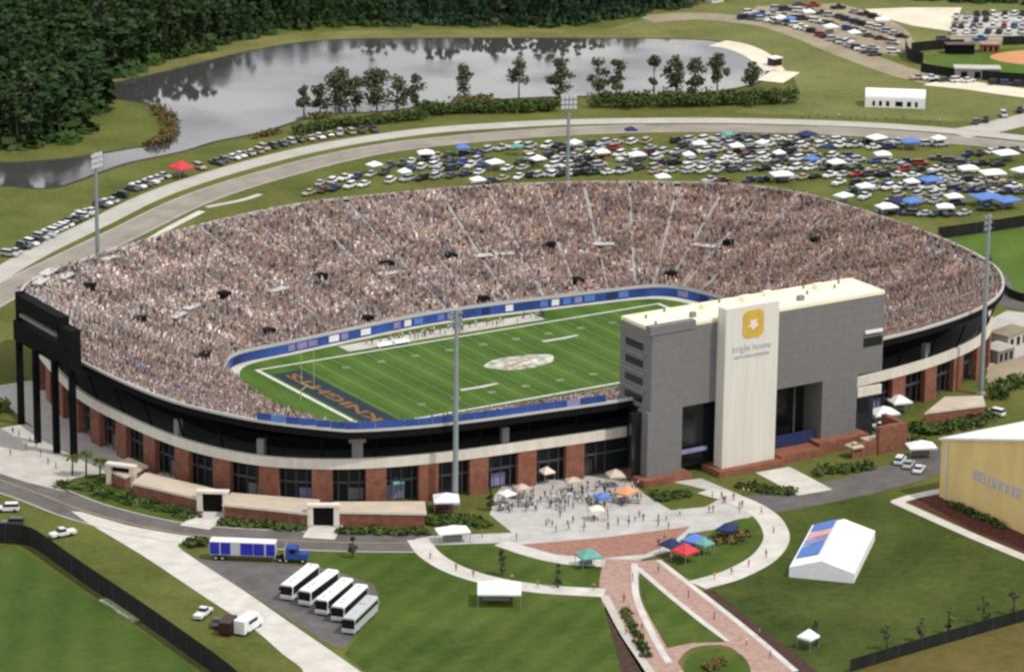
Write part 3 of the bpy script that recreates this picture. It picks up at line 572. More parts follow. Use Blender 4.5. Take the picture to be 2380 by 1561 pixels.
# ---- the crowd: one mass of seated people
def crowd():
    tv = np.array([(-.22, -.17, 0), (.22, -.17, 0), (.22, .17, 0), (-.22, .17, 0), (-.24, -.12, .62), (.24, -.12, .62), (.24, .12, .62), (-.24, .12, .62),
                   (-.1, -.1, .66), (.1, -.1, .66), (.1, .1, .66), (-.1, .1, .66), (-.09, -.09, .92), (.09, -.09, .92), (.09, .09, .92), (-.09, .09, .92)])
    tf = np.array([(0, 1, 5, 4), (1, 2, 6, 5), (2, 3, 7, 6), (3, 0, 4, 7), (4, 5, 6, 7), (8, 9, 13, 12), (9, 10, 14, 13), (10, 11, 15, 14), (11, 8, 12, 15), (12, 13, 14, 15)])
    pal = np.array([(.48, .43, .42), (.62, .58, .56), (.30, .25, .24), (.20, .16, .16), (.36, .28, .26), (.52, .37, .32), (.09, .075, .08), (.42, .33, .36), (.40, .35, .28), (.74, .71, .68), (.34, .17, .14), (.44, .33, .20), (.20, .20, .27), (.06, .055, .06)])
    wt = np.array([13, 5, 16, 13, 16, 10, 5, 7, 9, 2, 4, 4, 2, 4.0]); wt /= wt.sum()
    pos, col, ang = [], [], []
    for r in range(ROWS):
        t = (r+0.5)/ROWS; P = ic*(1-t)+oc*t
        for i in range(NS):
            j = (i+1) % NS; L = np.linalg.norm(P[j]-P[i]); n = max(1, int(L/0.58)); d = ic[i]-oc[i]; a = math.atan2(d[1], d[0])+math.pi/2
            z = bz(i, (r+1)/ROWS)-0.45
            for k in range(n):
                si = i+(k+RNG.random()*0.4)/n
                m_ = (si % 4.4)
                if min(m_, 4.4-m_)*L < 0.5 and RNG.random() < .85: continue
                p = P[i]+(P[j]-P[i])*(si-i)
                hid = (-52 < p[0] < 60 and p[1] < -38)
                if NEAR[i] > .3 and t > .04 and -62 < p[0] < -6 and RNG.random() < .6: continue
                if p[0] > 98 and -48 < p[1] < -8 and t > .88 and RNG.random() < .45: continue
                if abs(t-0.45) < 0.015 and RNG.random() < 0.3: continue
                left = max(0, min(1, (-p[0]-10)/80)); up = max(0.0, t-0.5)*2
                if RNG.random() < 0.04+0.16*left*up+(0.30 if (p[0] < -92 and p[1] > 30) else 0): continue
                if any(abs(si-vs_) < 0.35 and abs(t-vt_) < 0.035 for vs_, vt_ in VM): continue
                c = pal[RNG.choice(len(pal), p=wt)]
                blot = math.sin(p[0]*.33+p[1]*.21)+math.sin(p[0]*.11-p[1]*.47+1.3)+math.sin(p[0]*.71+p[1]*.6)
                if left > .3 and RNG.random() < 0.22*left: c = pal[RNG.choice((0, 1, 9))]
                if p[0] < -88 and p[1] < 12 and abs(t-.62) < .05 and RNG.random() < .55: c = np.array((.15, .15, .34))
                if p[0] > 40 and RNG.random() < 0.12: c = pal[RNG.choice((4, 3, 10, 11))]
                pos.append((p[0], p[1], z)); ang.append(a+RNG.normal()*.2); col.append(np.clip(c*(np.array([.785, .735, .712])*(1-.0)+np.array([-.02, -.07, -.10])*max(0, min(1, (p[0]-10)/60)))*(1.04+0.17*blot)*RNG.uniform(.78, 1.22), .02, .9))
    pos = np.array(pos); ang = np.array(ang); col = np.array(col); N = len(pos)
    sc = RNG.uniform(.9, 1.25, N)
    st = (RNG.random(N) < 0.35) & ~((pos[:, 1] < -38) & (pos[:, 0] < 30) & (pos[:, 0] > -80))                                     # some are standing
    ca, sa = np.cos(ang), np.sin(ang)
    V = np.empty((N, 16, 3)); h = np.where(st, 1.45, 1.0)*sc
    V[:, :, 0] = pos[:, 0:1]+(tv[None, :, 0]*ca[:, None]-tv[None, :, 1]*sa[:, None])*sc[:, None]*1.1
    V[:, :, 1] = pos[:, 1:2]+(tv[None, :, 0]*sa[:, None]+tv[None, :, 1]*ca[:, None])*sc[:, None]*1.1
    V[:, :, 2] = pos[:, 2:3]+tv[None, :, 2]*h[:, None]+0.3
    F = (tf[None]+(np.arange(N)*16)[:, None, None]).reshape(-1, 4)
    me = bpy.data.meshes.new('crowd'); me.vertices.add(N*16); me.vertices.foreach_set('co', V.reshape(-1))
    me.loops.add(F.size); me.loops.foreach_set('vertex_index', F.reshape(-1).astype(np.int32)); me.polygons.add(len(F)); me.polygons.foreach_set('loop_start', np.arange(0, F.size, 4, dtype=np.int32))
    me.update(calc_edges=True)
    A = me.attributes.new('col', 'FLOAT_COLOR', 'POINT'); cc = np.ones((N, 16, 4)); cc[:, :8, :3] = col[:, None]
    skin = np.where(RNG.random((N, 1)) < .75, (.25, .18, .155), (.08, .055, .045)); hat = RNG.random(N) < .3; skin[hat] = col[hat]
    cc[:, 8:, :3] = skin[:, None]; A.data.foreach_set('color', cc.reshape(-1))
    me.materials.append(M['crowd']); o = bpy.data.objects.new('crowd', me); C.objects.link(o)
    tag(o, 'seated crowd of spectators filling the stadium stands', 'crowd', kind='stuff'); return N
NCROWD = crowd()

# ---- the field
sheet('playing_field', [(p.x, p.y) for p in CR], 0.03, M['turf'])
b = MB(); ring(ic*0.958, ic*0.998, 0.05, 0.05, M['path'], b); tag(b.build('field_apron'), kind='structure')
b = MB()
def fl(x0, y0, x1, y1, z=0.06): b.add([(x0, y0, z), (x1, y0, z), (x1, y1, z), (x0, y1, z)], [(0, 1, 2, 3)], M['fieldw'] if max(x1-x0, y1-y0) > 60 or z < .062 else M['chalk'])
fl(-55.9, -25.2, -54.9, 25.1); fl(54.9, -25.2, 55.9, 25.1); fl(-54.9, 24.4, 54.9, 25.1); fl(-54.9, -25.2, 54.9, -24.4)
for k in range(-10, 11): fl(k*4.572-0.045, -24.4, k*4.572+0.045, 24.4, 0.065)
for k in range(-50, 51):
    for y in (-6.1, 6.1, -23.9, 23.5): fl(k*.9144-.03, y, k*.9144+.03, y+.4, 0.065)
tag(b.build('field_line_markings'), kind='structure')
sheet('end_zone', [(-54.0, -23.6), (-46.6, -23.6), (-46.6, 20.0), (-54.0, 20.0)], 0.055, M['navyt'])
place_mesh('end_zone_lettering', text_mesh('KNIGHTS', 6.0, M['gold2'], 0, .16), Matrix.Translation((-50.3, -2, 0.075)) @ Matrix.Rotation(math.pi/2, 4, 'Z') @ Matrix.Scale(1.6, 4, (1, 0, 0)) @ Matrix.Scale(.66, 4, (0, 1, 0)))['kind'] = 'structure'
for x in range(-4, 5):
    if x == 0: num = '50'
    else: num = str(50-abs(x)*10)
    for y, r in ((-16.5, 0), (16.5, math.pi)):
        place_mesh('yard_number', text_mesh(num, 2.2, M['chalk'], 0, .0), Matrix.Translation((x*9.144, y, 0.07)) @ Matrix.Rotation(r, 4, 'Z'))['kind'] = 'structure'
# mid-field emblem: a pale swept horse-head shape on the turf
b = MB(); E = []
for k in range(40):
    a = 2*math.pi*k/40; E.append((9.0*math.cos(a)*(1+.07*math.sin(5*a)), 4.9*math.sin(a)*(1+.07*math.sin(3*a+1)), .07))
b.add(E, [tuple(range(40))], M['emblem'])
for x0, y0, x1, y1, wd in ((-6, -2, 5, 1.5, 1.3), (-4, 1.4, 6, 3.2, 1.0), (-3.5, -3.6, 2.5, -2.2, .8)):
    d = Vector((x1-x0, y1-y0)).normalized(); n_ = Vector((-d.y, d.x))*wd/2
    b.add([(x0-n_.x, y0-n_.y, .085), (x1-n_.x*.3, y1-n_.y*.3, .085), (x1+n_.x*.3, y1+n_.y*.3, .085), (x0+n_.x, y0+n_.y, .085)], [(0, 1, 2, 3)], M['paverp'])
tag(b.build('midfield_emblem'), kind='structure')
for x, y in ((-18.4, -11.6), (18.4, 11.6)):
    b = MB()
    b.add([(x-5, y-.7, .07), (x+1, y-.9, .07), (x+5, y-.3, .07), (x+5, y+.6, .07), (x, y+.4, .07), (x-5, y+.5, .07)], [tuple(range(6))], M['rail']); tag(b.build('field_logo'), kind='structure')
sheet('team_area', [(-30, 27.0), (24, 27.0), (24, 32.2), (-30, 32.2)], 0.07, M['conc'])
gp = empty('goal_post', (-56, 0, 0)); tag(gp, 'pale tall goal post at the end zone with gold lettering', 'goal post')
MB().tube((-1.8, 0, 0), (-1.8, 0, 2.2), .12, .1, M['yellow']).tube((-1.8, 0, 2.2), (0, 0, 3.05), .1, .08, M['yellow']).build('gooseneck', gp)
MB().tube((0, -2.82, 3.05), (0, 2.82, 3.05), .09, .09, M['yellow']).build('crossbar', gp)
for y in (-2.82, 2.82): MB().tube((0, y, 3.05), (0, y, 12.2), .08, .06, M['yellow']).build('upright', gp)

# ================================================================== PRESS TOWER
tw = empty('press_tower', (0, -80, 0)); tag(tw, 'grey stadium press tower with an ivory centre slab and gold emblem', 'tower')
def tp(b, name): o = b.build(name); o.parent = tw; o.matrix_parent_inverse = Matrix.Translation((0, 80, 0)); return o
ZT = 32.4
tp(MB().box((6.2, -81.2, (15.4+ZT)/2), (60.0, 11.6, ZT-15.4), M['tower']), 'upper_block')
tp(MB().prism([(-24.6, -87.25), (-16.0, -87.25), (-16.0, -83.4), (-24.6, -83.4)], 1.4, 15.5, M['tower']), 'left_leg')
tp(MB().box((-18.8, -86.35, 32.9), (11.4, 1.7, 1.8), M['tower']), 'roof_corner_box')
tp(MB().prism([(20.2, -87.25), (29.5, -87.25), (29.5, -76), (20.2, -76)], 1.4, 15.5, M['tower']), 'right_leg')
tp(MB().box((-23.2, -81.2, 8.5), (2.4, 3.6, 13.9), M['dark']), 'rear_leg')
tp(MB().box((6.2, -81.0, ZT+.35), (59.0, 10.8, .7), M['roofw']), 'roof')
pr = MB()
for x0, x1 in ((-25, -13.4), (-9, 36.2)):
    pass
pr.box((16, -86.8, ZT+.3), (40.4, .35, .9), M['roofw']).box((6.2, -75.3, ZT+.3), (59.4, .35, .9), M['roofw']).box((36.0, -81, ZT+.3), (.35, 11.2, .9), M['roofw'])
tp(pr, 'roof_parapet')
for x, y in ((-20, -79), (-14, -77), (0, -77), (9, -82), (20, -81), (28, -80), (31, -77.5), (22, -77), (-21, -84)):
    tp(MB().tube((x, y, ZT+.7), (x, y, ZT+1.5), .28, .28, M['grey'], 8), 'roof_vent')
for x, y, s in ((16, -84, 1.4), (-11, -83, 1.2), (25, -78.5, 2.2), (-5, -79, 2.0), (6, -78.6, 2.6), (12, -77.6, 1.6)):
    tp(MB().box((x, y, ZT+1.2), (s, s*.8, 1.1), M['grey'] if s < 1.5 else M['roofw']), 'roof_unit')
tp(MB().prism([(-7.5, -89.9), (6.1, -89.9), (6.1, -87.02), (-7.5, -87.02)], 1.2, 35.8, M['slab']), 'ivory_slab')
tp(MB().box((-16, -84.4, 8.2), (22, 1, 13.6), M['glass']).box((12, -80.4, 8.2), (17, 1, 13.6), M['glass']), 'dark_glazing')
for x in (-12.4,): tp(MB().box((x, -86.2, 5.2), (7, .5, .8), M['bluel']), 'blue_rail')
tp(MB().box((12, -85.6, 3.2), (15, .6, 2.4), M['fabricn']), 'entrance_screen')
for x in (9.6, 14.8): tp(MB().box((x, -84.6, 8.3), (.35, .35, 13.8), M['steelg']), 'mullion')
for z in (28.6, 24.9, 21.1, 17.4): tp(MB().box((-23.83, -80.6, z), (.12, 6.4, 1.5), M['glass']), 'window')
for z in (27.2, 23.4, 19.5): tp(MB().box((-24.0, -80.6, z-.4), (.5, 8.0, .35), M['grey']), 'window_ledge')
tp(MB().box((33.4, -87.03, 22.3), (5.0, .12, 2.0), M['glass']), 'window'); tp(MB().box((33.4, -87.2, 24.6), (4.6, .5, .6), M['white']), 'window_ledge')
tp(MB().box((33.2, -86.6, 11.2), (6.4, .6, 2.0), M['cream']), 'balcony_front')
tp(MB().box((33.2, -84, 4.8), (6.4, .6, 9.6), M['gate']), 'stair_glazing')
for x0, x1, y0, y1, h in ((-26.4, -14.5, -89, -80, 1.5), (-9.2, 7.6, -91.6, -85, 1.35), (7.2, 18, -90.6, -84, 1.8), (18.2, 31.5, -89.5, -80, 2.6)):
    tp(MB().box(((x0+x1)/2, (y0+y1)/2, h/2), (x1-x0, y1-y0, h), M['brick']), 'brick_plinth')
tp(MB().box((33.0, -95.2, 3.0), (7.5, 1.2, 6.0), M['brick']).box((26, -95.0, 1.6), (6.5, .8, 3.2), M['brick']).box((36.2, -91.5, 3.0), (1.2, 6.5, 6.0), M['brick']), 'brick_screen_wall')
tp(MB().box((29.5, -93.2, 2.9), (4.6, 2.8, .3), M['beige']), 'kiosk_roof')
# gold emblem: four-lobed with a pale heart
em = MB(); E = []; n = 48
for k in range(n):
    a = 2*math.pi*k/n; r = 2.95*(1+.10*math.cos(4*(a-math.pi/4))); E.append((-.5+r*math.cos(a)*.97, -90.02, 31.9+r*math.sin(a)*1.10))
em.add(E+[(x, y+.1, z) for x, y, z in E], [tuple(range(n))]+[(i, n+i, n+(i+1) % n, (i+1) % n) for i in range(n)], M['gold'])
E2 = []
for k in range(20):
    a = 2*math.pi*k/20; r = 1.05*(1+.28*math.cos(5*a+math.pi/2)); E2.append((-.5+r*math.cos(a), -90.06, 31.8+r*math.sin(a)))
em.add(E2, [tuple(range(20))], M['pinkw'])
E3 = []
tp(em, 'gold_emblem')
FR = Matrix.Translation((0, 80, 0))
for txt, sz, z in (('bright house', 1.95, 26.9), ('NETWORKS STADIUM', 0.9, 25.1)):
    o = place_mesh('sign_lettering', text_mesh(txt, sz, M['greyblue'], .04, .02), Matrix.Translation((-.7, -9.98, z)) @ Matrix.Rotation(math.pi/2, 4, 'X')); o.parent = tw

# ================================================================== SCOREBOARD (seen from behind)
sb = empty('scoreboard', (-118.5, 2, 0)); tag(sb, 'black scoreboard on tall dark posts behind the left end stand', 'scoreboard')
MB().box((0, .9, 28.1), (2.4, 21.6, 3.4), M['black']).build('upper_panel', sb)
MB().box((0, -1.2, 21.6), (2.6, 28.0, 4.4), M['black']).box((0, -12.3, 26.0), (2.4, 6.0, 4.4), M['black']).build('lower_panel', sb)
MB().box((-.3, 2.0, 25.2), (.8, 18.0, .7), M['grey']).build('catwalk', sb)
MB().box((0, 11.6, 25.2), (2.2, .5, 10.0), M['black']).build('end_frame', sb)
for k, (px, py) in enumerate(((50, 985), (88, 1028), (132, 1052), (172, 1062))):
    q = at(px, py); MB().box((q.x+118.5, q.y-2, 10.2), (1.2, 1.2, 20.4), M['dark']).build('post', sb)

# ================================================================== LIGHT MASTS
def mast(x, y, h, ry, label, wd=4.2):
    o = empty('light_mast', (x, y, 0), ry); tag(o, label, 'light pole', 'floodlight masts around the stadium')
    MB().tube((0, 0, 0), (0, 0, h*.5), .62, .50, M['pole'], 12).tube((0, 0, h*.5), (0, 0, h), .50, .34, M['pole'], 12).build('pole', o)
    MB().box((0, 0, .3), (1.6, 1.6, .6), M['conc']).build('footing', o)
    for z in (h-.6, h-1.9, h-3.2):
        arm = MB().box((0, 0, z), (wd, .16, .16), M['pole']).build('cross_arm', o)
        for k in range(4): 
            MB().box((-wd/2+.5+k*(wd-1)/3, .35, z+.05), (.85, .45, .85), M['pole'] if ry < 1 and ry > -1 else M['lampface'], 0, .8).build('lamp', arm)
def xy(px, py): p = at(px, py); return p.x, p.y
mast(*xy(1058, 1172), 41, -.3, 'tall galvanised light mast in front of the near stand', 2.6)
mast(*xy(2279, 916), 41.5, .3, 'tall light mast at the right end of the near stand', 2.6)
mast(-60.5, 96, 36.6, math.pi+.5, 'light mast beside the lake inlet behind the left far stand')
mast(*xy(1317, 548), 37.5, math.pi-.4, 'light mast behind the far stand before the hedge and lake')

# ================================================================== LOW BRICK BUILDINGS AND GATES
def low_brick(corners, h, label, cat='building'):
    P = [at(x, y, h) for x, y in corners]; c = sum(P, Vector())/len(P); o = empty('brick_building', (c.x, c.y, 0)); tag(o, label, cat)
    Q = [p-Vector((c.x, c.y, 0)) for p in P]
    MB().prism([q*.97 for q in Q], 0, h-.3, M['brick']).build('wall', o)
    rf = MB().prism(Q, h-.3, h, M['beige']).build('roof', o)
    Q2 = [q*1.012 for q in Q]; MB().prism(Q2, h-.42, h-.12, M['cream']).build('cornice', rf)
    return o
low_brick([(243, 1086), (299, 1062), (345, 1082), (290, 1108)], 3.0, 'small low brick building with beige roof beside the left palms')
low_brick([(306, 1121), (337, 1097), (499, 1135), (461, 1157)], 3.0, 'long low brick building with beige roof left of the white gateway')
low_brick([(517, 1171), (538, 1144), (742, 1160), (717, 1192)], 3.0, 'low brick building with beige roof between the two dark gateways')
low_brick([(772, 1188), (775, 1165), (986, 1164), (990, 1192)], 3.0, 'low brick building with beige roof left of the near light mast')
low_brick([(2150, 958), (2196, 921), (2284, 919), (2290, 940)], 3.2, 'low brick building with beige roof below the right end stand')
def gateway(px, py, label, rz):
    p = at(px, py); o = empty('gateway', (p.x, p.y, 0), rz); tag(o, label, 'gate')
    for x in (-2.6, 2.6): MB().box((x, 0, 2.1), (1.1, 1.4, 4.2), M['cream']).build('pillar', o); MB().box((x, 0, .25), (1.3, 1.6, .5), M['conc']).build('pillar_base', C.objects[-1])
    MB().box((0, 0, 4.45), (6.6, 1.7, .5), M['cream']).build('lintel', o)
    MB().box((0, .2, 2.0), (4.1, .2, 4.0), M['black']).build('gate_panel', o)
gateway(495, 1190, 'white pillared gateway with dark gate left of the middle brick building', -.62)
gateway(752, 1222, 'white pillared gateway with dark gate right of the middle brick building', -.55)
gateway(283, 1128, 'pale pillared gateway beside the palms at the left brick building', -.9)

# ================================================================== YELLOW FIELD HOUSE
fh = empty('field_house', (23, -124, 0)); tag(fh, 'yellow stucco field house with white roof and grey wall lettering', 'building')
wl = 62.0
def rz_(y): return 12.3+.27*min(-y, wl/2) if -y <= wl/2 else 12.3+.27*(wl+y)
b = MB(); prof = [(0, 0), (-wl, 0), (-wl, 12.3), (-wl/2, 12.3+.27*wl/2), (0, 12.3)]
b.side(prof, 0, 46, M['ochre']); b.build('wall', fh)
r = MB(); r.side([(.5, 12.15), (.5, 12.6), (-wl/2, 12.6+.27*(wl/2+.5)), (-wl/2, 12.2+.27*(wl/2+.5))], -.4, 46.6, M['white']); r.side([(-wl/2-.01, 12.2+.27*(wl/2+.5)), (-wl/2-.01, 12.6+.27*(wl/2+.5)), (-wl-.5, 12.6), (-wl-.5, 12.15)], -.4, 46.6, M['white'])
r.build('roof', fh)
place_mesh('wall_lettering', text_mesh('FIELDHOUSE', 3.3, M['letter'], .08, .06), Matrix.Translation((-.1, -18.0, 7.9)) @ Matrix.Rotation(-math.pi/2, 4, 'Z') @ Matrix.Rotation(math.pi/2, 4, 'X') @ Matrix.Scale(.82, 4, (1, 0, 0)), fh)
MB().box((-.15, -2, 6), (.2, .5, 12), M['cream']).build('downpipe', fh)

# ================================================================== VEHICLES
def wheel_mb(b, x, y, r=.36, wd=.26): return b.tube((x-wd/2, y, r), (x+wd/2, y, r), r, r, M['rubber'], 10)
def car_proto(kind):
    o = empty('parked_car', (0, 0, -200)); b = MB()
    if kind == 'sedan':
        low = [(-2.3, .30), (2.3, .30), (2.35, .62), (2.2, .80), (1.0, .92), (-1.55, .96), (-2.25, .92), (-2.36, .6)]; cab = [(.95, .9), (.25, 1.40), (-1.0, 1.42), (-1.75, .94)]
    elif kind == 'suv':
        low = [(-2.3, .34), (2.3, .34), (2.38, .72), (2.2, .98), (1.15, 1.06), (-2.25, 1.08), (-2.36, .7)]; cab = [(1.1, 1.04), (.45, 1.70), (-2.0, 1.74), (-2.28, 1.06)]
    else:
        low = [(-2.7, .40), (2.7, .40), (2.75, .8), (2.55, 1.02), (1.35, 1.08), (-2.7, 1.08)]; cab = [(1.3, 1.06), (.7, 1.72), (-.35, 1.74), (-.6, 1.06)]
    b.side(low[::-1], -.9, .9, M['car'])
    bo = b.build('body', o, bevel=.07)
    g = MB(); g.side(cab[::-1], -.74, .74, M['glass']); g.build('window_glass', o, bevel=.05)
    r_ = MB(); z = max(c[1] for c in cab); ys = [c[0] for c in cab if c[1] > z-.06]
    r_.box((0, (min(ys)+max(ys))/2, z+.03), (1.42, max(ys)-min(ys)+.1, .07), M['car']); r_.build('roof', o)
    for x in (-.82, .82):
        for y in (-1.4, 1.42): wheel_mb(MB(), x, y).build('wheel', o)
    for x in (-.62, .62): MB().box((x, 2.36 if kind != 'pickup' else 2.74, .66), (.34, .06, .14), M['lampface']).build('headlight', o)
    return o
def small_proto(kind):
    o = car_proto(kind)
    for ch in list(o.children):
        if ch.name.startswith(('wheel', 'headlight')):
            if ch.name.startswith('headlight'): bpy.data.objects.remove(ch)
    return o
PROTO = {k: small_proto(k) for k in ('sedan', 'suv', 'pickup')}
PAINT = {'white': (.72, .72, .71), 'silver': (.42, .43, .44), 'black': (.014, .014, .016), 'dark grey': (.075, .078, .082), 'navy blue': (.022, .032, .09), 'red': (.32, .028, .028), 'dark green': (.022, .06, .038), 'tan': (.40, .33, .24), 'blue': (.035, .10, .30), 'maroon': (.10, .016, .02)}
PW = [('white', 20), ('silver', 22), ('black', 13), ('dark grey', 13), ('navy blue', 8), ('red', 4), ('dark green', 5), ('tan', 8), ('blue', 3), ('maroon', 3)]
CARS = []
def put_car(p, h, col=None, kind=None, first=set()):
    kind = kind or random.choice(('sedan', 'sedan', 'suv', 'suv', 'pickup')); col = col or random.choices([a for a, _ in PW], [b_ for _, b_ in PW])[0]
    o = PROTO[kind] if kind not in first else copy_tree(PROTO[kind]); first.add(kind)
    o.location = (p[0], p[1], 0.06); o.rotation_euler = (0, 0, h); setcol(o, PAINT[col])
    body = {'sedan': 'car', 'suv': 'suv', 'pickup': 'pickup'}[kind]
    o['category'] = {'sedan': 'car', 'suv': 'car', 'pickup': 'pickup truck'}[kind]
    return o, col, body
def car_row(pix, step, where, group, fill=.92, jit=.14, limit=99, turn=.62, cols=None):
    line = catmull(atl(pix), 6); lst = []
    for p, h in along(line, step, .5):
        if random.random() > fill or len(lst) >= limit: continue
        q = p+Vector((random.uniform(-.3, .3), random.uniform(-.5, .5), 0))
        lst.append(put_car(q, h+turn+random.gauss(0, jit)+(math.pi if random.random() < .4 else 0)-math.pi/2, random.choice(cols) if cols else None))
    lst.sort(key=lambda e: proj(e[0].location)[0]); cnt = {}
    for o, col, body in lst:
        k = cnt.get((col, body), 0); cnt[(col, body)] = k+1
        tag(o, f"{ordinal(k)} {col} {body} from the left in the {where}", None, group)
    CARS.extend(lst)
LOT = 'cars parked on the grass lot behind the stadium'
car_row([(880, 394), (1000, 372), (1100, 357), (1200, 347), (1330, 341), (1500, 334), (1700, 326), (1900, 330), (2100, 336), (2200, 341)], 4.3, 'row nearest the ring road', LOT, .93)
car_row([(720, 434), (820, 417), (950, 398), (1060, 384), (1200, 372), (1330, 367), (1500, 361), (1700, 354), (1880, 355)], 4.2, 'second row below the ring road', LOT, .95)
car_row([(690, 457), (800, 440), (900, 426), (1000, 417), (1100, 407), (1200, 395), (1350, 389), (1500, 384), (1700, 379), (1900, 375), (2050, 379), (2160, 386)], 4.4, 'third row below the ring road', LOT, .95)
car_row([(1080, 432), (1200, 416), (1350, 406), (1500, 403), (1650, 401), (1800, 396), (1950, 394), (2100, 400), (2250, 398)], 4.4, 'fourth row beyond the far stand', LOT, .92)
car_row([(1620, 423), (1750, 424), (1900, 414), (2050, 410), (2200, 418), (2380, 432)], 3.9, 'fifth row beyond the far right stand', LOT, .92)
car_row([(1950, 448), (2100, 440), (2250, 446), (2390, 452)], 3.7, 'sixth row near the right edge', LOT, .92)
car_row([(2030, 492), (2150, 503), (2260, 498)], 3.6, 'last short row beside the dark hedge', LOT, .92)
car_row([(2230, 366), (2310, 356), (2390, 352)], 3.8, 'short row by the road junction', LOT, .8)
ROADSIDE = 'cars parked along the outer walkway'
car_row([(12, 602), (70, 569), (130, 537), (190, 504), (250, 474), (282, 456)], 3.0, 'line along the left outer walkway', ROADSIDE, .96, turn=1.35, cols=['white', 'white', 'silver', 'dark grey', 'black'])
car_row([(298, 449), (340, 430), (392, 408)], 3.3, 'short line left of the red canopy', ROADSIDE, .95, turn=1.35, cols=['white', 'silver', 'dark grey'])
car_row([(448, 398), (520, 377), (600, 354), (660, 337), (720, 325), (800, 313), (890, 303)], 3.6, 'line right of the red canopy', ROADSIDE, .9, turn=1.35, cols=['white', 'white', 'silver', 'dark grey', 'tan'])
car_row([(2250, 292), (2300, 280), (2340, 268), (2390, 254)], 4.4, 'row along the branch road', ROADSIDE, .9)
# the far upper-right lots hold a mass of cars: one object
def car_mass(rows):
    V, F, MI, CO = [], [], [], []; rng = random.Random(5)
    parts = {}
    for k, o in PROTO.items():
        parts[k] = [(ch.data, 'g' if ch.name.startswith('window') else 'r' if ch.name.startswith('wheel') else 'p') for ch in o.children]
    for pix, step, turn, fill in rows:
        for p, h in along(catmull(atl(pix), 6), step):
            if rng.random() > fill: continue
            k = rng.choice(('sedan', 'suv', 'suv', 'pickup')); a = h+turn+rng.gauss(0, .15)-math.pi/2; ca, sa = math.cos(a), math.sin(a)
            col = PAINT[rng.choices([q for q, _ in PW], [q for _, q in PW])[0]]; ox, oy = p.x+rng.uniform(-.5, .5), p.y+rng.uniform(-.8, .8)
            for me, kind in parts[k]:
                n = len(V); c = col if kind == 'p' else (.012, .013, .016)
                for v in me.vertices: V.append((ox+v.co.x*ca-v.co.y*sa, oy+v.co.x*sa+v.co.y*ca, v.co.z+.06)); CO.append((*c, 1))
                F.extend(tuple(i+n for i in q.vertices) for q in me.polygons)
    me = bpy.data.meshes.new('car_mass'); me.from_pydata(V, [], F); A = me.attributes.new('col', 'FLOAT_COLOR', 'POINT'); A.data.foreach_set('color', np.array(CO).reshape(-1))
    me.materials.append(mat('massed_car_paint', (1, 1, 1), .35, attr='col', spec=.5)); o = bpy.data.objects.new('car_mass', me); C.objects.link(o); tag(o, 'further cars packed between the parking rows and massed on the upper right lots', 'cars', kind='stuff')
car_mass([([(1722, 44), (1780, 50), (1850, 64), (1905, 84), (1960, 104), (2030, 130)], 3.6, 1.0, .92), ([(1740, 34), (1830, 42), (1920, 58), (2000, 80), (2080, 104)], 4.2, .6, .85), ([(1800, 24), (1900, 34), (2000, 58), (2110, 92)], 4.4, .6, .8), ([(1860, 14), (1960, 24), (2040, 46)], 4.6, .6, .7), ([(1950, 96), (2040, 118), (2100, 128)], 4.2, .6, .7),
    ([(2224, 40), (2320, 36), (2420, 38)], 3.4, 1.3, .95), ([(2220, 52), (2320, 50), (2420, 52)], 3.6, 1.3, .95), ([(2216, 66), (2320, 64), (2420, 66)], 3.4, 1.3, .95), ([(2214, 78), (2320, 78), (2420, 78)], 3.8, 1.3, .9), ([(2134, 186), (2210, 190), (2290, 194), (2400, 204)], 4.0, .6, .85), ([(2190, 94), (2300, 94), (2420, 95)], 6.0, .4, .6), ([(1010, 381), (1200, 360), (1500, 347), (1700, 340), (1900, 342), (2120, 349)], 5.0, .7, .75), ([(900, 410), (1060, 395), (1250, 379), (1500, 373), (1800, 366), (2000, 367)], 5.0, .7, .7), ([(1250, 412), (1500, 394), (1700, 390), (1900, 385), (2150, 392), (2280, 404)], 5.0, .7, .7), ([(1950, 430), (2150, 428), (2300, 434), (2400, 442)], 4.8, .7, .8), ([(2010, 462), (2150, 458), (2380, 464)], 5.0, .7, .7), ([(2060, 478), (2200, 474), (2300, 492)], 4.8, .7, .7), ([(2240, 382), (2320, 386), (2400, 384)], 4.8, .7, .8), ([(2180, 372), (2300, 398), (2400, 402)], 4.8, .7, .7)])
def one_car(px, py, h, col, kind, label):
    o, _, _ = put_car(at(px, py), h, col, kind); o['label'] = label; return o
one_car(18, 1188, 1.1, 'white', 'suv', 'white suv at the left edge beside the dark fence')
one_car(30, 1222, 1.0, 'dark grey', 'suv', 'dark grey suv at the left edge nearest the dark fence')
one_car(-4, 1246, 1.0, 'black', 'suv', 'black car cut by the left edge beside the fence')
one_car(146, 1246, 2.35-.75, 'white', 'pickup', 'white pickup truck alone on the grass left of the white path')
one_car(472, 1432, -.9, 'white', 'pickup', 'white pickup truck beside the maroon van on the grass')
one_car(505, 1452, -.6, 'dark grey', 'sedan', 'dark grey car tucked beside the maroon van')
one_car(2046, 1000, .6, 'white', 'suv', 'white suv right of the tower brick wall')
one_car(2112, 1085, -.9, 'silver', 'sedan', 'silver car left of the yellow field house corner')
one_car(2136, 1096, -.9, 'white', 'sedan', 'white car nearest the yellow field house corner')
one_car(2092, 1076, -.9, 'white', 'suv', 'white suv furthest left of the field house')
one_car(2312, 965, .3, 'white', 'suv', 'white car at the right edge below the right end stand')
one_car(1025, 1192, .5, 'maroon', 'sedan', 'maroon car behind the white canopy by the light mast')
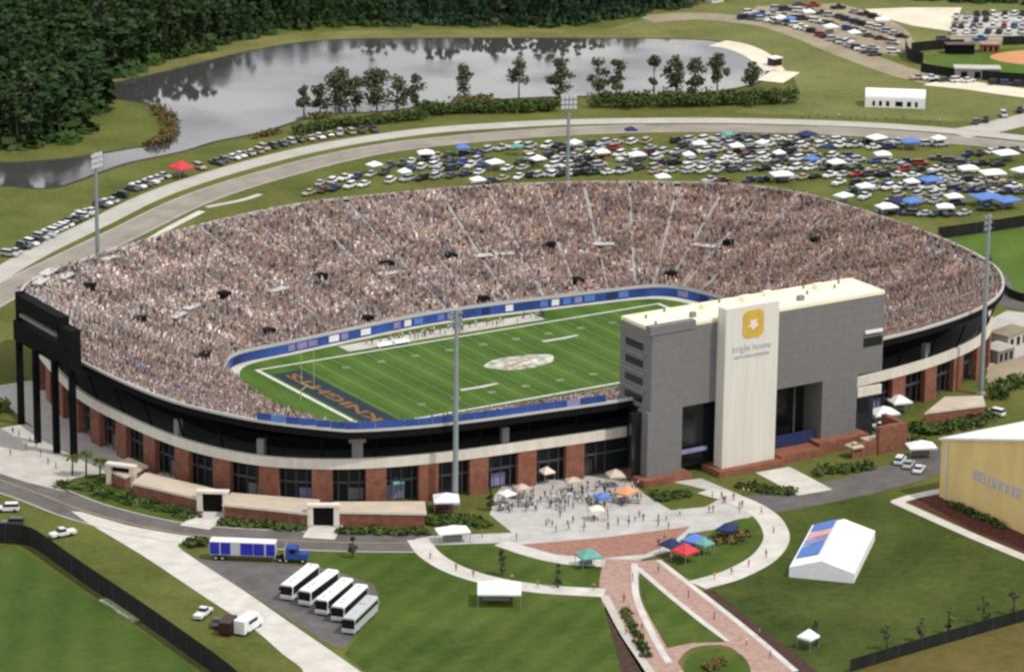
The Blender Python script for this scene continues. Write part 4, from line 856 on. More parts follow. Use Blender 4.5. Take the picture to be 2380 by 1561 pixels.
def wheels_with_hubs(o):
    for w_ in [c for c in o.children if c.name.startswith('wheel')]:
        v = [x.co for x in w_.data.vertices]; c = sum(v, Vector())/len(v); s_ = 1 if c.y > 0 else -1
        MB().tube((c.x, c.y+s_*.14, c.z), (c.x, c.y+s_*.19, c.z), .26, .2, M['silver'], 10).build('hub', w_)
def coach(front, rear, roofcol, label, bodymat):
    f = at(*front, .9); r = at(*rear, 3.3); d = Vector((f.x-r.x, f.y-r.y, 0)); L = 12.8; h = math.atan2(d.y, d.x)
    c = Vector((f.x, f.y, 0))-d.normalized()*L/2
    o = empty('coach', (c.x, c.y, 0.06), h); tag(o, label, 'bus', 'coaches parked side by side on the asphalt pad')
    b = MB(); prof = [(-1.28, .45), (1.28, .45), (1.28, 3.0), (1.05, 3.35), (-1.05, 3.35), (-1.28, 3.0)]
    b.add([(-L/2, y, z) for y, z in prof]+[(L/2-.25, y, z) for y, z in prof], [tuple(range(5, -1, -1)), tuple(range(6, 12))]+[(i, (i+1) % 6, 6+(i+1) % 6, 6+i) for i in range(6)], bodymat)
    b.build('body', o, bevel=.05)
    for s in (-1, 1): MB().box((-.2, s*1.285, 2.12 if bodymat is M['white'] else 2.4), (L-1.0, .04, 1.6 if bodymat is M['white'] else .75), M['busglass']).build('side_glass', o)
    MB().box((L/2-.22, 0, 2.15), (.1, 2.4, 1.7), M['busglass']).build('windscreen', o)
    MB().box((L/2-.2, 0, .75), (.16, 2.5, .5), M['silver']).build('bumper', o)
    for s in (-.9, .9): MB().box((L/2-.14, s, 1.05), (.08, .4, .2), M['lampface']).build('headlight', o)
    for s in (-1.02, 1.02): MB().box((L/2+.05, s*1.25, 2.5), (.2, .22, .5), M['black']).build('mirror', o)
    MB().box((-2.5, 0, 3.45), (2.2, 1.5, .22), roofcol).build('roof_unit', o)
    for x in (2.2, 4.3, -5): MB().box((x+random.uniform(-.4, .4), 0, 3.39), (.8, .7, .1), M['silver']).build('roof_hatch', o)
    for x in (L/2-2.6, -L/2+2.4, -L/2+3.6):
        for s in (-1.12, 1.12): MB().tube((x, s-.15, .5), (x, s+.15, .5), .5, .5, M['rubber'], 12).build('wheel', o)
    wheels_with_hubs(o)
    return o
coach((664, 1388), (738, 1302), M['white'], 'white coach furthest left, nearest the blue truck', M['white'])
coach((706, 1401), (786, 1314), M['white'], 'second white coach from the left in the parked row', M['white'])
coach((745, 1422), (820, 1332), M['white'], 'middle white coach of the five parked in a row', M['white'])
coach((783, 1438), (850, 1349), M['white'], 'white coach beside the grey silver coach', M['white'])
coach((808, 1466), (872, 1376), M['silver'], 'silver grey coach at the right end of the parked row', M['silver'])
# lorry
p0, p1 = at(487, 1302), at(640, 1308); d = (p1-p0); h = math.atan2(d.y, d.x); L = d.length
lo = empty('lorry', tuple((p0+p1)/2+Vector((-math.sin(h), math.cos(h), 0))*1.25+Vector((0, 0, .06))), h); tag(lo, 'blue lorry with a blue and grey panelled trailer on the pad', 'truck')
trl = MB().box((0, 0, 2.5), (L, 2.5, 2.7), M['silver']).build('trailer', lo, bevel=.04)
MB().box((0, 0, 3.90), (L-.1, 2.45, .12), M['white']).build('trailer_roof', trl)
for x0, x1 in ((-L/2+.1, -L/2+L*.15), (-L/2+L*.17, -L/2+L*.32), (-L/2+L*.47, -L/2+L*.66), (-L/2+L*.67, -L/2+L*.83), (-L/2+L*.86, L/2-.1)):
    MB().box(((x0+x1)/2, -1.27, 2.55), (x1-x0, .05, 2.4), M['sblue']).build('side_panel', trl)
MB().box((0, 0, 1.0), (L-1, 1.2, .35), M['black']).build('chassis', lo)
cb = MB(); cb.box((L/2+3.1, 0, 1.95), (2.2, 2.4, 2.4), M['tblue']).box((L/2+5.2, 0, 1.35), (2.2, 2.1, 1.3), M['tblue']); cab_ = cb.build('cab', lo, bevel=.12)
MB().box((L/2+4.23, 0, 2.45), (.1, 2.0, .9), M['busglass']).build('windscreen', cab_); MB().box((L/2+3.3, -1.22, 2.4), (1.1, .06, .8), M['busglass']).build('side_window', cab_)
MB().box((L/2+1.2, 0, .85), (2.6, 1.0, .3), M['black']).build('frame_rail', lo)
for s in (-1.3, 1.3): MB().tube((L/2+1.8, s*.85, .8), (L/2+1.8, s*.85, 3.6), .1, .1, M['silver']).build('exhaust_stack', cab_)
for x in (-L/2+1.2, -L/2+2.5, L/2+.9, L/2+2.1, L/2+5.3):
    for s in (-1.1, 1.1): MB().tube((x, s-.16, .5), (x, s+.16, .5), .5, .5, M['rubber'], 12).build('wheel', lo)
wheels_with_hubs(lo)
# van and motorhome on the grass at the lower left
def van(px, py, h, body, L, H, label, name, cat):
    p = at(px, py); o = empty(name, (p.x, p.y, .05), h); tag(o, label, cat)
    MB().side([(-L/2, .4), (-L/2, H), (L/2-1.5, H), (L/2-.7, H*.62), (L/2, H*.5), (L/2, .4)], -1.15, 1.15, body).build('body', o, bevel=.1)
    MB().box((0, L/2-1.02, H*.80), (1.9, .2, H*.22), M['busglass']).build('windscreen', o)
    for s in (-1, 1):
        MB().box((s*1.16, -.3, H*.72), (.04, L*.45, H*.22), M['busglass']).build('side_window', o)
        for y in (-L/2+1.2, L/2-1.2): wheel_mb(MB(), s*1.0, y, .42, .3).build('wheel', o)
    return o
van(532, 1466, -.75, M['maroon'], 6.2, 2.7, 'maroon van parked on grass by the white path', 'van', 'van')
van(578, 1464, -1.0, M['white'], 7.2, 3.0, 'white motorhome parked beside the maroon van', 'motorhome', 'motorhome')

# ================================================================== TENTS
def canopy(px, py, wd, ln, h, peak, fab, rz, label, cat='tent', group=None, pos=None, walls=False):
    p = pos or at(px, py); o = empty('canopy_tent', (p.x, p.y, .05), rz); tag(o, label, cat, group)
    b = MB(); x, y = wd/2, ln/2; v = [(-x, -y, h), (x, -y, h), (x, y, h), (-x, y, h), (-x*.04, 0, h+peak), (x*.04, 0, h+peak), (-x, -y, h-.35), (x, -y, h-.35), (x, y, h-.35), (-x, y, h-.35)]
    b.add(v, [(0, 1, 5, 4), (1, 2, 5), (2, 3, 4, 5), (3, 0, 4), (6, 7, 1, 0), (7, 8, 2, 1), (8, 9, 3, 2), (9, 6, 0, 3)], fab); b.build('roof_canvas', o)
    if wd > 4 and not walls: MB().box((random.uniform(-.6, .6), .4, .75), (wd*.6, .8, .75), M['grey']).build('trestle_table', o)
    for sx in (-1, 1):
        for sy in (-1, 1): MB().tube((sx*(x-.1), sy*(y-.1), 0), (sx*(x-.1), sy*(y-.1), h), .06, .06, M['pole'], 6).build('leg', o)
    if walls: MB().box((0, y-.05, h/2), (wd-.2, .05, h-.3), fab).build('back_wall', o)
    return o
canopy(1160, 1400, 8.2, 6.6, 2.9, 1.7, M['fabric'], -.56, 'white canopy tent alone on the front lawn')
canopy(1037, 1186, 5.2, 5.0, 2.6, 1.2, M['fabric'], -.5, 'white canopy tent at the foot of the near light mast')
canopy(1052, 1258, 6.4, 3.8, 2.4, 1.0, M['fabric'], -.3, 'long white canopy tent where the curved path meets the drive')
canopy(1368, 1316, 4.2, 4.2, 2.4, 1.3, M['fabrict'], -.2, 'teal canopy tent at the end of the inner path')
canopy(1592, 1306, 4.0, 4.0, 2.5, 1.4, M['fabricr'], .2, 'red canopy tent on the oval lawn')
canopy(1560, 1292, 3.4, 3.4, 2.5, 1.3, M['fabricn'], .1, 'navy canopy tent left of the red canopy')
canopy(1612, 1280, 4.2, 3.6, 2.5, 1.2, M['fabricb'], .4, 'blue canopy tent behind the red canopy')
canopy(1636, 1288, 3.0, 3.0, 2.4, 1.1, M['fabrict'], .2, 'small teal canopy right of the blue canopy on the oval lawn')
canopy(1690, 1252, 4.4, 3.2, 2.4, 1.0, M['fabricn'], .5, 'dark canopy among mulch on the oval lawn')
canopy(1430, 1130, 3.4, 3.4, 2.6, 1.2, M['beige'], -.3, 'cream kiosk canopy against the facade by the tower')
canopy(1455, 1168, 4.2, 3.4, 2.5, 1.2, mat('orange_canvas', (.62, .30, .16), .8), .3, 'orange canopy on the plaza near the tower')
canopy(1270, 1122, 2.6, 2.6, 2.6, 1.0, M['pinkw'], 0, 'small pale pink kiosk canopy at the facade')
canopy(920, 1160, 2.6, 2.6, 3.9, .9, M['fabrict'], 0, 'turquoise umbrella canopy behind the low brick building')
canopy(2088, 958, 4.6, 4.6, 2.8, 1.3, M['fabric'], -.2, 'white canopy at the facade right of the tower')
canopy(2052, 985, 6.0, 4.6, 2.8, 1.3, M['fabric'], -.2, 'larger white canopy beside the brick wall right of the tower')
canopy(1985, 1062, 3.0, 3.0, 2.6, .9, M['beige'], 0, 'small beige canopy in front of the tower brick wall')
canopy(2140, 1062, 6.0, 4.0, 2.6, 1.2, M['fabric'], -.4, 'white canopy behind the parked cars left of the field house')
canopy(421, 411, 5.4, 5.4, 2.8, 1.8, M['fabricr'], .2, 'red canopy beside the outer walkway on the left')
canopy(1878, 1506, 3.0, 3.0, 2.4, 1.4, M['fabric'], .3, 'small white canopy near the dark fence at the lower right')
LOTT = [(1836, 60, 'blue', 5), (1815, 58, 'white', 6), (1930, 78, 'white', 7), (1985, 92, 'white', 6), (2050, 62, 'white', 7), (1880, 44, 'white', 6), (1925, 360, 'navy', 6), (1625, 352, 'white', 6), (1250, 388, 'white', 6), (1150, 396, 'white', 7), (1480, 378, 'white', 7), (2250, 410, 'white', 8), (2010, 452, 'white', 7), (940, 418, 'white', 5), (1810, 374, 'white', 5), (2060, 500, 'white', 8), (2180, 340, 'white', 6), (1075, 362, 'blue', 6), (990, 374, 'white', 7), (1334, 350, 'white', 6), (1466, 320, 'navy', 5), (2115, 347, 'blue', 8), (1886, 388, 'blue', 6), (1960, 474, 'white', 7), (1816, 424, 'white', 9), (2290, 476, 'blue', 12), (2340, 484, 'blue', 10), (2162, 436, 'blue', 9), (2118, 441, 'white', 6), (2118, 486, 'blue', 9), (2216, 476, 'white', 7), (2037, 338, 'white', 8), (1691, 331, 'teal', 5), (1873, 330, 'navy', 8), (1712, 358, 'white', 6), (1943, 396, 'white', 7), (2051, 377, 'white', 7), (2306, 420, 'white', 10), (2336, 374, 'white', 10), (2373, 414, 'white', 8), (2085, 485, 'navy', 8), (1200, 360, 'teal', 5), (1110, 437, 'white', 6), (1770, 350, 'white', 5), (870, 402, 'white', 6), (1400, 372, 'white', 6), (1540, 430, 'white', 6), (2196, 500, 'white', 7), (1600, 378, 'white', 5)]
FAB = {'blue': M['fabricb'], 'teal': M['fabrict'], 'white': M['fabric'], 'navy': M['fabricn']}
cnt = {}
for x, y, c_, s in sorted(LOTT):
    k = cnt.get(c_, 0); cnt[c_] = k+1
    canopy(x, y, s*.66, s*.52, 2.5, .9, FAB[c_], random.uniform(-.6, .3), f'{ordinal(k)} {c_} tailgate canopy from the left in the far lots', 'tent', 'tailgate canopies among the parked cars')
STALL = [(1178, 1172, 'fabric', 'white'), (1212, 1158, 'beige', 'cream'), (1332, 1142, 'beige', 'cream'), (1400, 1178, 'fabricb', 'blue'), (1386, 1208, 'pinkw', 'pink')]
cnt = {}
for x, y, f_, c_ in STALL:
    k = cnt.get(c_, 0); cnt[c_] = k+1
    canopy(x, y, 3.0, 2.6, 2.4, .8, M[f_], random.uniform(-.4, .2), f'{ordinal(k)} {c_} vendor stall from the left among the plaza crowd', 'stall', 'vendor stalls on the front plaza')
for i, (x, y) in enumerate(((1168, 1186), (1228, 1176), (1288, 1166), (1345, 1160), (1420, 1152), (1476, 1170))):
    p = at(x, y); o = empty('folding_table', (p.x, p.y, .09), random.uniform(-.6, .3)); tag(o, f'{ordinal(i)} grey folding table from the left in the plaza crowd', 'table', 'tables on the front plaza')
    MB().box((0, 0, .74), (2.4, .8, .06), M['grey']).build('table_top', o)
    for x_ in (-1, 1): MB().box((x_, 0, .36), (.06, .6, .72), M['pole']).build('leg', o)
# marquee on the event lawn: ridge tent with one printed slope
A, B_ = at(1906, 1348, .5), at(1963, 1238, .5); d = B_-A; h = math.atan2(d.y, d.x); L = 25.5
mq = empty('marquee', tuple((A+B_)/2*1.0+Vector((0, 0, -.45))), h); tag(mq, 'large white marquee with blue and pink printed slope on the lawn', 'tent')
b = MB(); Wd = 6.3; b.add([(-L/2, Wd, 2.0), (L/2, Wd, 2.0), (L/2, 0, 3.9), (-L/2, 0, 3.9)], [(3, 2, 1, 0)], M['fabric'])
b.add([(-L/2, -Wd, 2.0), (L/2, -Wd, 2.0), (L/2, 0, 3.9), (-L/2, 0, 3.9)], [(0, 1, 2, 3)], M['fabric']); b.build('roof_canvas', mq)
b = MB()
for y in (-Wd, Wd):
    n = 9
    for k in range(n):
        x0 = -L/2+L*k/n; x1 = -L/2+L*(k+1)/n
        b.add([(x0, y, 0), (x1, y, 0), (x1, y, 2.0), (x0, y, 2.0)], [(0, 1, 2, 3)], M['fabric'])
b.build('side_wall', mq)
for x in (-L/2, L/2): MB().add([(x, -Wd, 0), (x, Wd, 0), (x, Wd, 2.0), (x, 0, 3.9), (x, -Wd, 2.0)], [(0, 1, 2, 3, 4)], M['fabric']).build('end_wall', mq)
b = MB()
for x0, x1, m_ in ((-8.2, -1.0, M['fabricb']), (-.6, 3.2, M['bluel']), (3.6, 7.4, mat('pink_canvas', (.60, .36, .36), .8)), (7.8, 12.8, M['fabricb'])):
    b.add([(x0, Wd*.96, 2.07), (x1, Wd*.96, 2.07), (x1, Wd*.22, 3.78), (x0, Wd*.22, 3.78)], [(3, 2, 1, 0)], m_)
b.build('printed_slope', mq)
# barrel marquee beyond the road
A, B_ = at(2010, 249), at(2150, 254); d = B_-A; h = math.atan2(d.y, d.x); L = d.length
ft = empty('hospitality_tent', tuple((A+B_)/2+Vector((-math.sin(h), math.cos(h), 0))*4), h); tag(ft, 'long white tent with dark window openings beyond the ring road', 'tent')
b = MB(); prof = [(-4, 0)]+[(-4*math.cos(math.pi*k/10), 3.0+2.0*math.sin(math.pi*k/10)) for k in range(11)]+[(4, 0)]
n = len(prof); b.add([(-L/2, y, z) for y, z in prof]+[(L/2, y, z) for y, z in prof], [tuple(range(n-1, -1, -1)), tuple(range(n, 2*n))]+[(i, i+1, n+i+1, n+i) for i in range(n-1)], M['fabric']); b.build('canvas', ft)
for x, s in ((-6.4, .8), (-4.4, .9), (-2.2, 1.0), (1.2, 2.2), (4.2, 1.2), (6.4, .8)): MB().box((x, -4.03, 1.3), (s, .06, 1.5), M['black']).build('opening', ft)

# ================================================================== FENCES
def fence(name, pix, h, label, step=6.0, cat='fence', z0=.1):
    line = atl(pix); o = empty(name, tuple(line[0])); tag(o, label, cat); off = line[0]
    L2 = [p-off for p in catmull(line, 4)]
    wallstrip(L2, .10, z0, h, M['screen']).build('screen_panel', o)
    for p, _ in along(L2, step): MB().tube((p.x, p.y, 0), (p.x, p.y, h+.15), .07, .07, M['steelg'], 6).build('post', o)
    return o
fence('windscreen_fence', [(-120, 1250), (0, 1262), (60, 1268), (100, 1288), (180, 1346), (330, 1448), (460, 1540), (540, 1600), (600, 1660)], 4.2, 'long black windscreen fence round the lower left practice field')  # height raised to take in the fence's shadow as well
fence('windscreen_fence', [(1975, 1562), (2100, 1524), (2250, 1480), (2420, 1432)], 2.5, 'black windscreen fence along the lower right lawn')
fence('windscreen_fence', [(2180, 556), (2240, 548), (2330, 535), (2460, 514)], 3.2, 'dark windscreen fence behind the bright right practice turf')
fence('windscreen_fence', [(2296, 600), (2310, 640), (2345, 690), (2440, 716)], 2.2, 'dark windscreen fence in front of the bright right practice turf')
fence('ballpark_fence', [(2104, 116), (2112, 140), (2145, 152)], 4.0, 'dark ballpark fence end nearest the meadow')
fence('ballpark_fence', [(2140, 168), (2200, 178), (2260, 184), (2330, 190), (2440, 196)], 3.0, 'long dark ballpark fence beside the parked cars')
fence('ballpark_fence', [(2118, 122), (2180, 116), (2240, 114)], 3.2, 'dark ballpark fence beyond the green infield')
fence('ballpark_fence', [(2330, 106), (2380, 104), (2440, 102)], 3.0, 'dark ballpark fence at the upper right edge')
def shed(px, py, wd, ln, h, rz, wall, roof, label, name='shed'):
    p = at(px, py); o = empty(name, (p.x, p.y, 0), rz); tag(o, label, 'building')
    MB().box((0, 0, h/2), (wd, ln, h), wall).build('wall', o); MB().box((0, 0, h+.15), (wd+.6, ln+.6, .3), roof).build('roof', o)
    for k in (-.3, 0, .3): MB().box((k*wd, -ln/2-.03, h*.45), (wd*.14, .06, h*.6), M['black']).build('door', o)
shed(2270, 182, 14, 5, 3.4, -.6, M['grey'], M['conc'], 'long pale roofed dugout beside the ball field')
shed(2230, 124, 9, 4, 3.0, -.5, M['black'], M['maroon'], 'small maroon roofed dugout beyond the ball field')
shed(2300, 120, 6, 3.4, 2.6, -.5, M['brick'], M['paverp'], 'small pink roofed hut left of the orange infield')
shed(2318, 835, 6, 5, 3.0, .2, M['grey'], M['conc'], 'grey service hut in the yard right of the stadium')
shed(2345, 800, 9, 5, 3.2, .3, M['conc'], M['dirt'], 'tan roofed service building right of the stadium')
shed(1660, 4, 5, 4, 4.0, .1, M['white'], M['white'], 'small white hut at the forest edge')
shed(1800, 152, 3.4, 3, 2.4, .1, M['maroon'], M['white'], 'small white roofed pump hut at the sandy lake end', 'pump_hut')
b = wallstrip(atl([(238, 1396), (262, 1408), (285, 1426), (322, 1446)]), 1.7, .06, .5, mat('pale_tarp', (.27, .30, .18), .9, .3, .6))
tag(b.build('folded_tarp'), 'long pale folded tarp on the lower left practice field', 'tarp')
bx = MB(); 
for i, (px, py) in enumerate(((898, 806), (932, 800))):
    p = at(px, py); o = empty('bench', (p.x, p.y, .05), 0); tag(o, ['white sideline bench at the far left of the team area', 'white sideline bench beside the team area'][i], 'bench')
    MB().box((0, 0, .5), (4.6, 1.2, .12), M['white']).build('seat', o); MB().box((0, .6, .95), (4.6, .1, .6), M['white']).build('backrest', o)
    for x in (-2, 2): MB().box((x, 0, .22), (.12, 1, .44), M['white']).build('leg', o)

# ================================================================== TREES AND PLANTS
def leaf_cloud(n, clumps, size, rng, up=.35):
    """many leaf-sized quads gathered in uneven clumps; returns verts (4n,3)"""
    ci = rng.integers(0, len(clumps), n); cl = np.array(clumps)[ci]
    v = rng.normal(size=(n, 3)); v /= np.linalg.norm(v, axis=1)[:, None]; rad = rng.random(n)**.45
    c = cl[:, :3]+v*rad[:, None]*cl[:, 3:6]
    nv = v+rng.normal(size=(n, 3))*.7+np.array([0, 0, up]); nv /= np.linalg.norm(nv, axis=1)[:, None]
    a = np.cross(nv, rng.normal(size=(n, 3))); a /= np.linalg.norm(a, axis=1)[:, None]; b_ = np.cross(nv, a)
    s = (size*rng.uniform(.6, 1.4, n))[:, None]
    return np.stack([c-a*s-b_*s*.5, c+a*s-b_*s*.5, c+a*s*.6+b_*s*.7, c-a*s*.6+b_*s*.7], 1).reshape(-1, 3)
def np_mesh(name, V, m, cols=None):
    F = np.arange(len(V), dtype=np.int32); me = bpy.data.meshes.new(name); me.vertices.add(len(V)); me.vertices.foreach_set('co', np.ascontiguousarray(V).reshape(-1))
    me.loops.add(len(F)); me.loops.foreach_set('vertex_index', F); me.polygons.add(len(F)//4); me.polygons.foreach_set('loop_start', np.arange(0, len(F), 4, dtype=np.int32)); me.update(calc_edges=True)
    if cols is not None:
        A = me.attributes.new('col', 'FLOAT_COLOR', 'POINT'); A.data.foreach_set('color', cols.reshape(-1))
    me.materials.append(m); return me
def crown_clumps(rng, h, wd, n, base=.16):
    o = []
    for _ in range(n):
        z = rng.uniform(base, .95); k = math.sin(math.pi*min(1, (z-base+.15)/(1.12-base)))
        a = rng.uniform(0, 6.28); r = rng.uniform(.1, .85)*wd/2*k
        s = rng.uniform(.17, .32)*wd; o.append((r*math.cos(a), r*math.sin(a), z*h, s, s, s*.75))
    return o
def tree(px, py, hpx, wpx, dens, label, group='trees along the near lake shore', m=None, pos=None):
    p = pos or at(px, py); h = hpx/8.15; wd = wpx/8.15*(1.22 if group.startswith('trees') else 1); rng = np.random.default_rng(int(px*7+py))
    o = empty('tree', (p.x, p.y, 0), rng.uniform(0, 6)); tag(o, label, 'tree', group)
    cl = crown_clumps(rng, h, wd, int(5+dens*9)); b = MB()
    b.tube((0, 0, 0), (wd*.02, 0, h*.5), .20+h*.006, .14, M['trunk'], 8).tube((wd*.02, 0, h*.5), (0, wd*.03, h*.9), .14, .05, M['trunk'], 6)
    for c_ in cl[:7]: b.tube((wd*.015, 0, h*rng.uniform(.35, .55)), c_[:3], .09, .03, M['trunk'], 5)
    b.build('trunk', o)
    V = leaf_cloud(int(460*dens+(260 if group.startswith('trees') else 20)), cl, .42 if group.startswith('trees') else .26, rng); me = np_mesh('crown', V, m or M['leafl']); c = bpy.data.objects.new('crown', me); C.objects.link(c); c.parent = o
    return o
TR = [(706, 262, 84, 40, .5, 'thin sparse tree furthest left on the lake shore'), (744, 262, 70, 42, .7, 'short bushy tree second from the left on the lake shore'), (788, 256, 104, 82, 2.4, 'broad dense tree left in the biggest lakeside clump'), (826, 254, 86, 46, 1.0, 'slim tree between the two dense lakeside trees'), (876, 252, 106, 66, 2.2, 'dense round tree right in the biggest lakeside clump'), (922, 250, 78, 48, .7, 'sparse tree right of the dense lakeside clump'), (966, 246, 76, 46, .5, 'very thin tree at the right end of the lakeside clump'),
      (1079, 230, 86, 48, .9, 'lone fan shaped tree above the brown bush'), (1206, 225, 96, 52, .6, 'lone wispy tree between the fan shaped tree and the mast'), (1300, 226, 106, 56, 1.7, 'dark pointed tree just left of the far light mast'), (1392, 216, 88, 60, .6, 'sparse spreading tree right of the far light mast'), (1432, 216, 92, 42, .8, 'slim tree right of the sparse spreading tree'), (1520, 212, 96, 36, .8, 'narrow tree left of the dark round topped tree'), (1571, 210, 92, 52, 1.7, 'dark round topped tree on the right lake shore'), (1617, 208, 80, 56, .8, 'uneven tree between two darker lakeside trees'), (1667, 206, 86, 46, 1.2, 'tree with a leaning crown at the right lake shore'), (1746, 200, 60, 44, .8, 'small tree alone at the sandy lake end')]
for a in TR: tree(*a)
def bush(pix, wd, h, n, label, name='bush', m='leafs', group=None, size=.42, cat='bush'):
    line = atl(pix); off = line[0]; rng = np.random.default_rng(int(pix[0][0]*3+pix[0][1])); o = empty(name, (off.x, off.y, 0)); tag(o, label, cat, group)
    cl = []; pts = along([p-off for p in line], wd*.45) if len(line) > 1 else [(Vector((0, 0, 0)), 0)]
    for p, _ in pts:
        for _ in range(3):
            s = rng.uniform(.35, .6)*wd; cl.append((p.x+rng.normal()*wd*.2, p.y+rng.normal()*wd*.2, h*rng.uniform(.3, .62), s, s, h*.42))
    V = leaf_cloud(n, cl, size, rng); V[:, 2] = np.maximum(V[:, 2], .02); me = np_mesh('foliage', V, M[m]); c = bpy.data.objects.new('foliage', me); C.objects.link(c); c.parent = o
    b = MB()
    for p, _ in pts[::2]: b.tube((p.x, p.y, 0), (p.x+.1, p.y, h*.6), .07, .03, M['trunk'], 5)
    b.build('stem', o); return o
HG = 'hedges and shrubs between lake and ring road'
bush([(1392, 250), (1500, 247), (1620, 245), (1730, 244), (1832, 240)], 5.6, 5.4, 5200, 'long dense green hedge right of the far light mast', 'hedge', group=HG, cat='hedge')
bush([(985, 268), (1080, 263), (1180, 261), (1300, 258)], 5.0, 4.4, 3800, 'dark green hedge left of the far light mast', 'hedge', group=HG, cat='hedge')
bush([(690, 312), (770, 298), (850, 290), (930, 282), (990, 274)], 4.6, 3.2, 2800, 'low dark scrubby hedge below the dense lakeside clump', 'hedge', group=HG, cat='hedge')
bush([(1062, 240), (1136, 236)], 3.6, 2.4, 600, 'brown bush on the shore below the lone fan shaped tree', m='reed', group=HG)
bush([(722, 276), (765, 272)], 3.0, 2.0, 300, 'small brownish bush at the shore left of the dense lakeside clump', m='reed', group=HG)
bush([(985, 252), (998, 251)], 2.4, 3.0, 220, 'single dark bush right of the lakeside clump', group=HG)
bush([(590, 322), (650, 309)], 2.6, 1.8, 260, 'low brown bush above the outer walkway', m='reed', group=HG)
bush([(352, 340), (380, 330), (398, 306), (388, 276), (366, 256)], 4.2, 2.6, 1500, 'brown reeds around the tip of the grassy peninsula', 'reed_bed', 'reed', cat='reeds')
bush([(1605, 216), (1612, 216)], 2.2, 2.6, 160, 'small round bush sticking up above the long hedge', group=HG)
GB = 'shrub beds along the low brick buildings'
bush([(150, 1128), (220, 1140), (300, 1168), (380, 1186), (450, 1204)], 3.4, 1.3, 1500, 'shrubs on the bank before the left brick building', 'shrub_row', group=GB, cat='shrubs')
bush([(530, 1214), (600, 1222), (700, 1232)], 3.0, 1.2, 900, 'shrubs before the brick building between the gateways', 'shrub_row', group=GB, cat='shrubs')
bush([(790, 1238), (880, 1240), (980, 1240)], 3.0, 1.2, 900, 'shrubs before the brick building left of the light mast', 'shrub_row', group=GB, cat='shrubs')
bush([(1010, 1216), (1060, 1212), (1125, 1222)], 4.0, 1.3, 800, 'dark shrubs around the foot of the near light mast', 'shrub_row', group=GB, cat='shrubs')
bush([(1590, 1150), (1520, 1160)], 3.4, 1.2, 500, 'shrubs beside the left leg of the tower', 'shrub_row', group=GB, cat='shrubs')
bush([(1720, 1130), (1780, 1140), (1840, 1150)], 3.6, 1.2, 600, 'shrubs in front of the ivory slab', 'shrub_row', group=GB, cat='shrubs')
bush([(1900, 1100), (1960, 1095), (2020, 1085)], 3.6, 1.5, 600, 'shrubs before the tower brick wall', 'shrub_row', group=GB, cat='shrubs')
bush([(2120, 1002), (2180, 1006), (2260, 985), (2300, 965)], 5.0, 2.0, 1300, 'shrubs on the slope below the right brick building', 'shrub_row', group=GB, cat='shrubs')
bush([(2310, 925), (2350, 900), (2385, 890)], 5.0, 3.2, 700, 'dense green bushes at the right edge below the yard', group=GB)
bush([(2100, 1040), (2150, 1035)], 3.4, 2.2, 400, 'bushes behind the cars left of the field house', group=GB)
bush([(2210, 1175), (2260, 1196), (2330, 1228)], 2.0, 1.3, 500, 'dark shrubs in the red mulch along the field house', 'shrub_row', group=GB, cat='shrubs')
bush([(1660, 1262), (1720, 1250)], 3.4, 1.4, 500, 'brown shrubs on the oval lawn', m='reed', group=GB)
bush([(1645, 1560), (1680, 1540)], 2.4, 1.5, 300, 'yellow brown shrub in the round bed at the bottom', m='reed', group=GB)
bush([(440, 1266), (470, 1268)], 2.6, 2.0, 260, 'small green bush left of the blue lorry', group=GB)
bush([(1450, 1420), (1475, 1470), (1505, 1530)], 1.6, 1.0, 500, 'low plants in the mulch beside the brick walk', 'shrub_row', group=GB, cat='shrubs')
bush([(-20, 960), (10, 955)], 4.0, 3.0, 400, 'dark bush at the left edge by the scoreboard posts', group=GB)
def palm(px, py, h, label):
    p = at(px, py); o = empty('palm_tree', (p.x, p.y, 0)); tag(o, label, 'palm tree', 'palms on the left plaza'); rng = np.random.default_rng(int(px))
    MB().tube((0, 0, 0), (.2, 0, h), .22, .16, M['trunk'], 8).build('trunk', o); b = MB()
    for k in range(16):
        a = k*2.4; L = rng.uniform(1.7, 2.4); ca, sa = math.cos(a), math.sin(a); up = rng.uniform(.1, .9); pts = [(.2+ca*L*t, sa*L*t, h+up*math.sin(t*2.2)-1.0*t*t) for t in (0, .35, .7, 1)]
        for q, r, w0, w1 in zip(pts, pts[1:], (.10, .42, .34), (.42, .34, .04)):
            b.add([(q[0]-sa*w0, q[1]+ca*w0, q[2]-.1), (q[0]+sa*w0, q[1]-ca*w0, q[2]-.1), (r[0]+sa*w1, r[1]-ca*w1, r[2]-.1), (r[0]-sa*w1, r[1]+ca*w1, r[2]-.1)], [(0, 1, 2, 3)], M['leafs'])
    b.build('frond_crown', o)
palm(168, 1106, 4.2, 'leftmost palm beside the scoreboard posts'); palm(200, 1106, 5.0, 'tallest middle palm beside the scoreboard posts'); palm(232, 1112, 4.0, 'rightmost palm beside the low brick building')
SAP = 'young trees in the lawns'
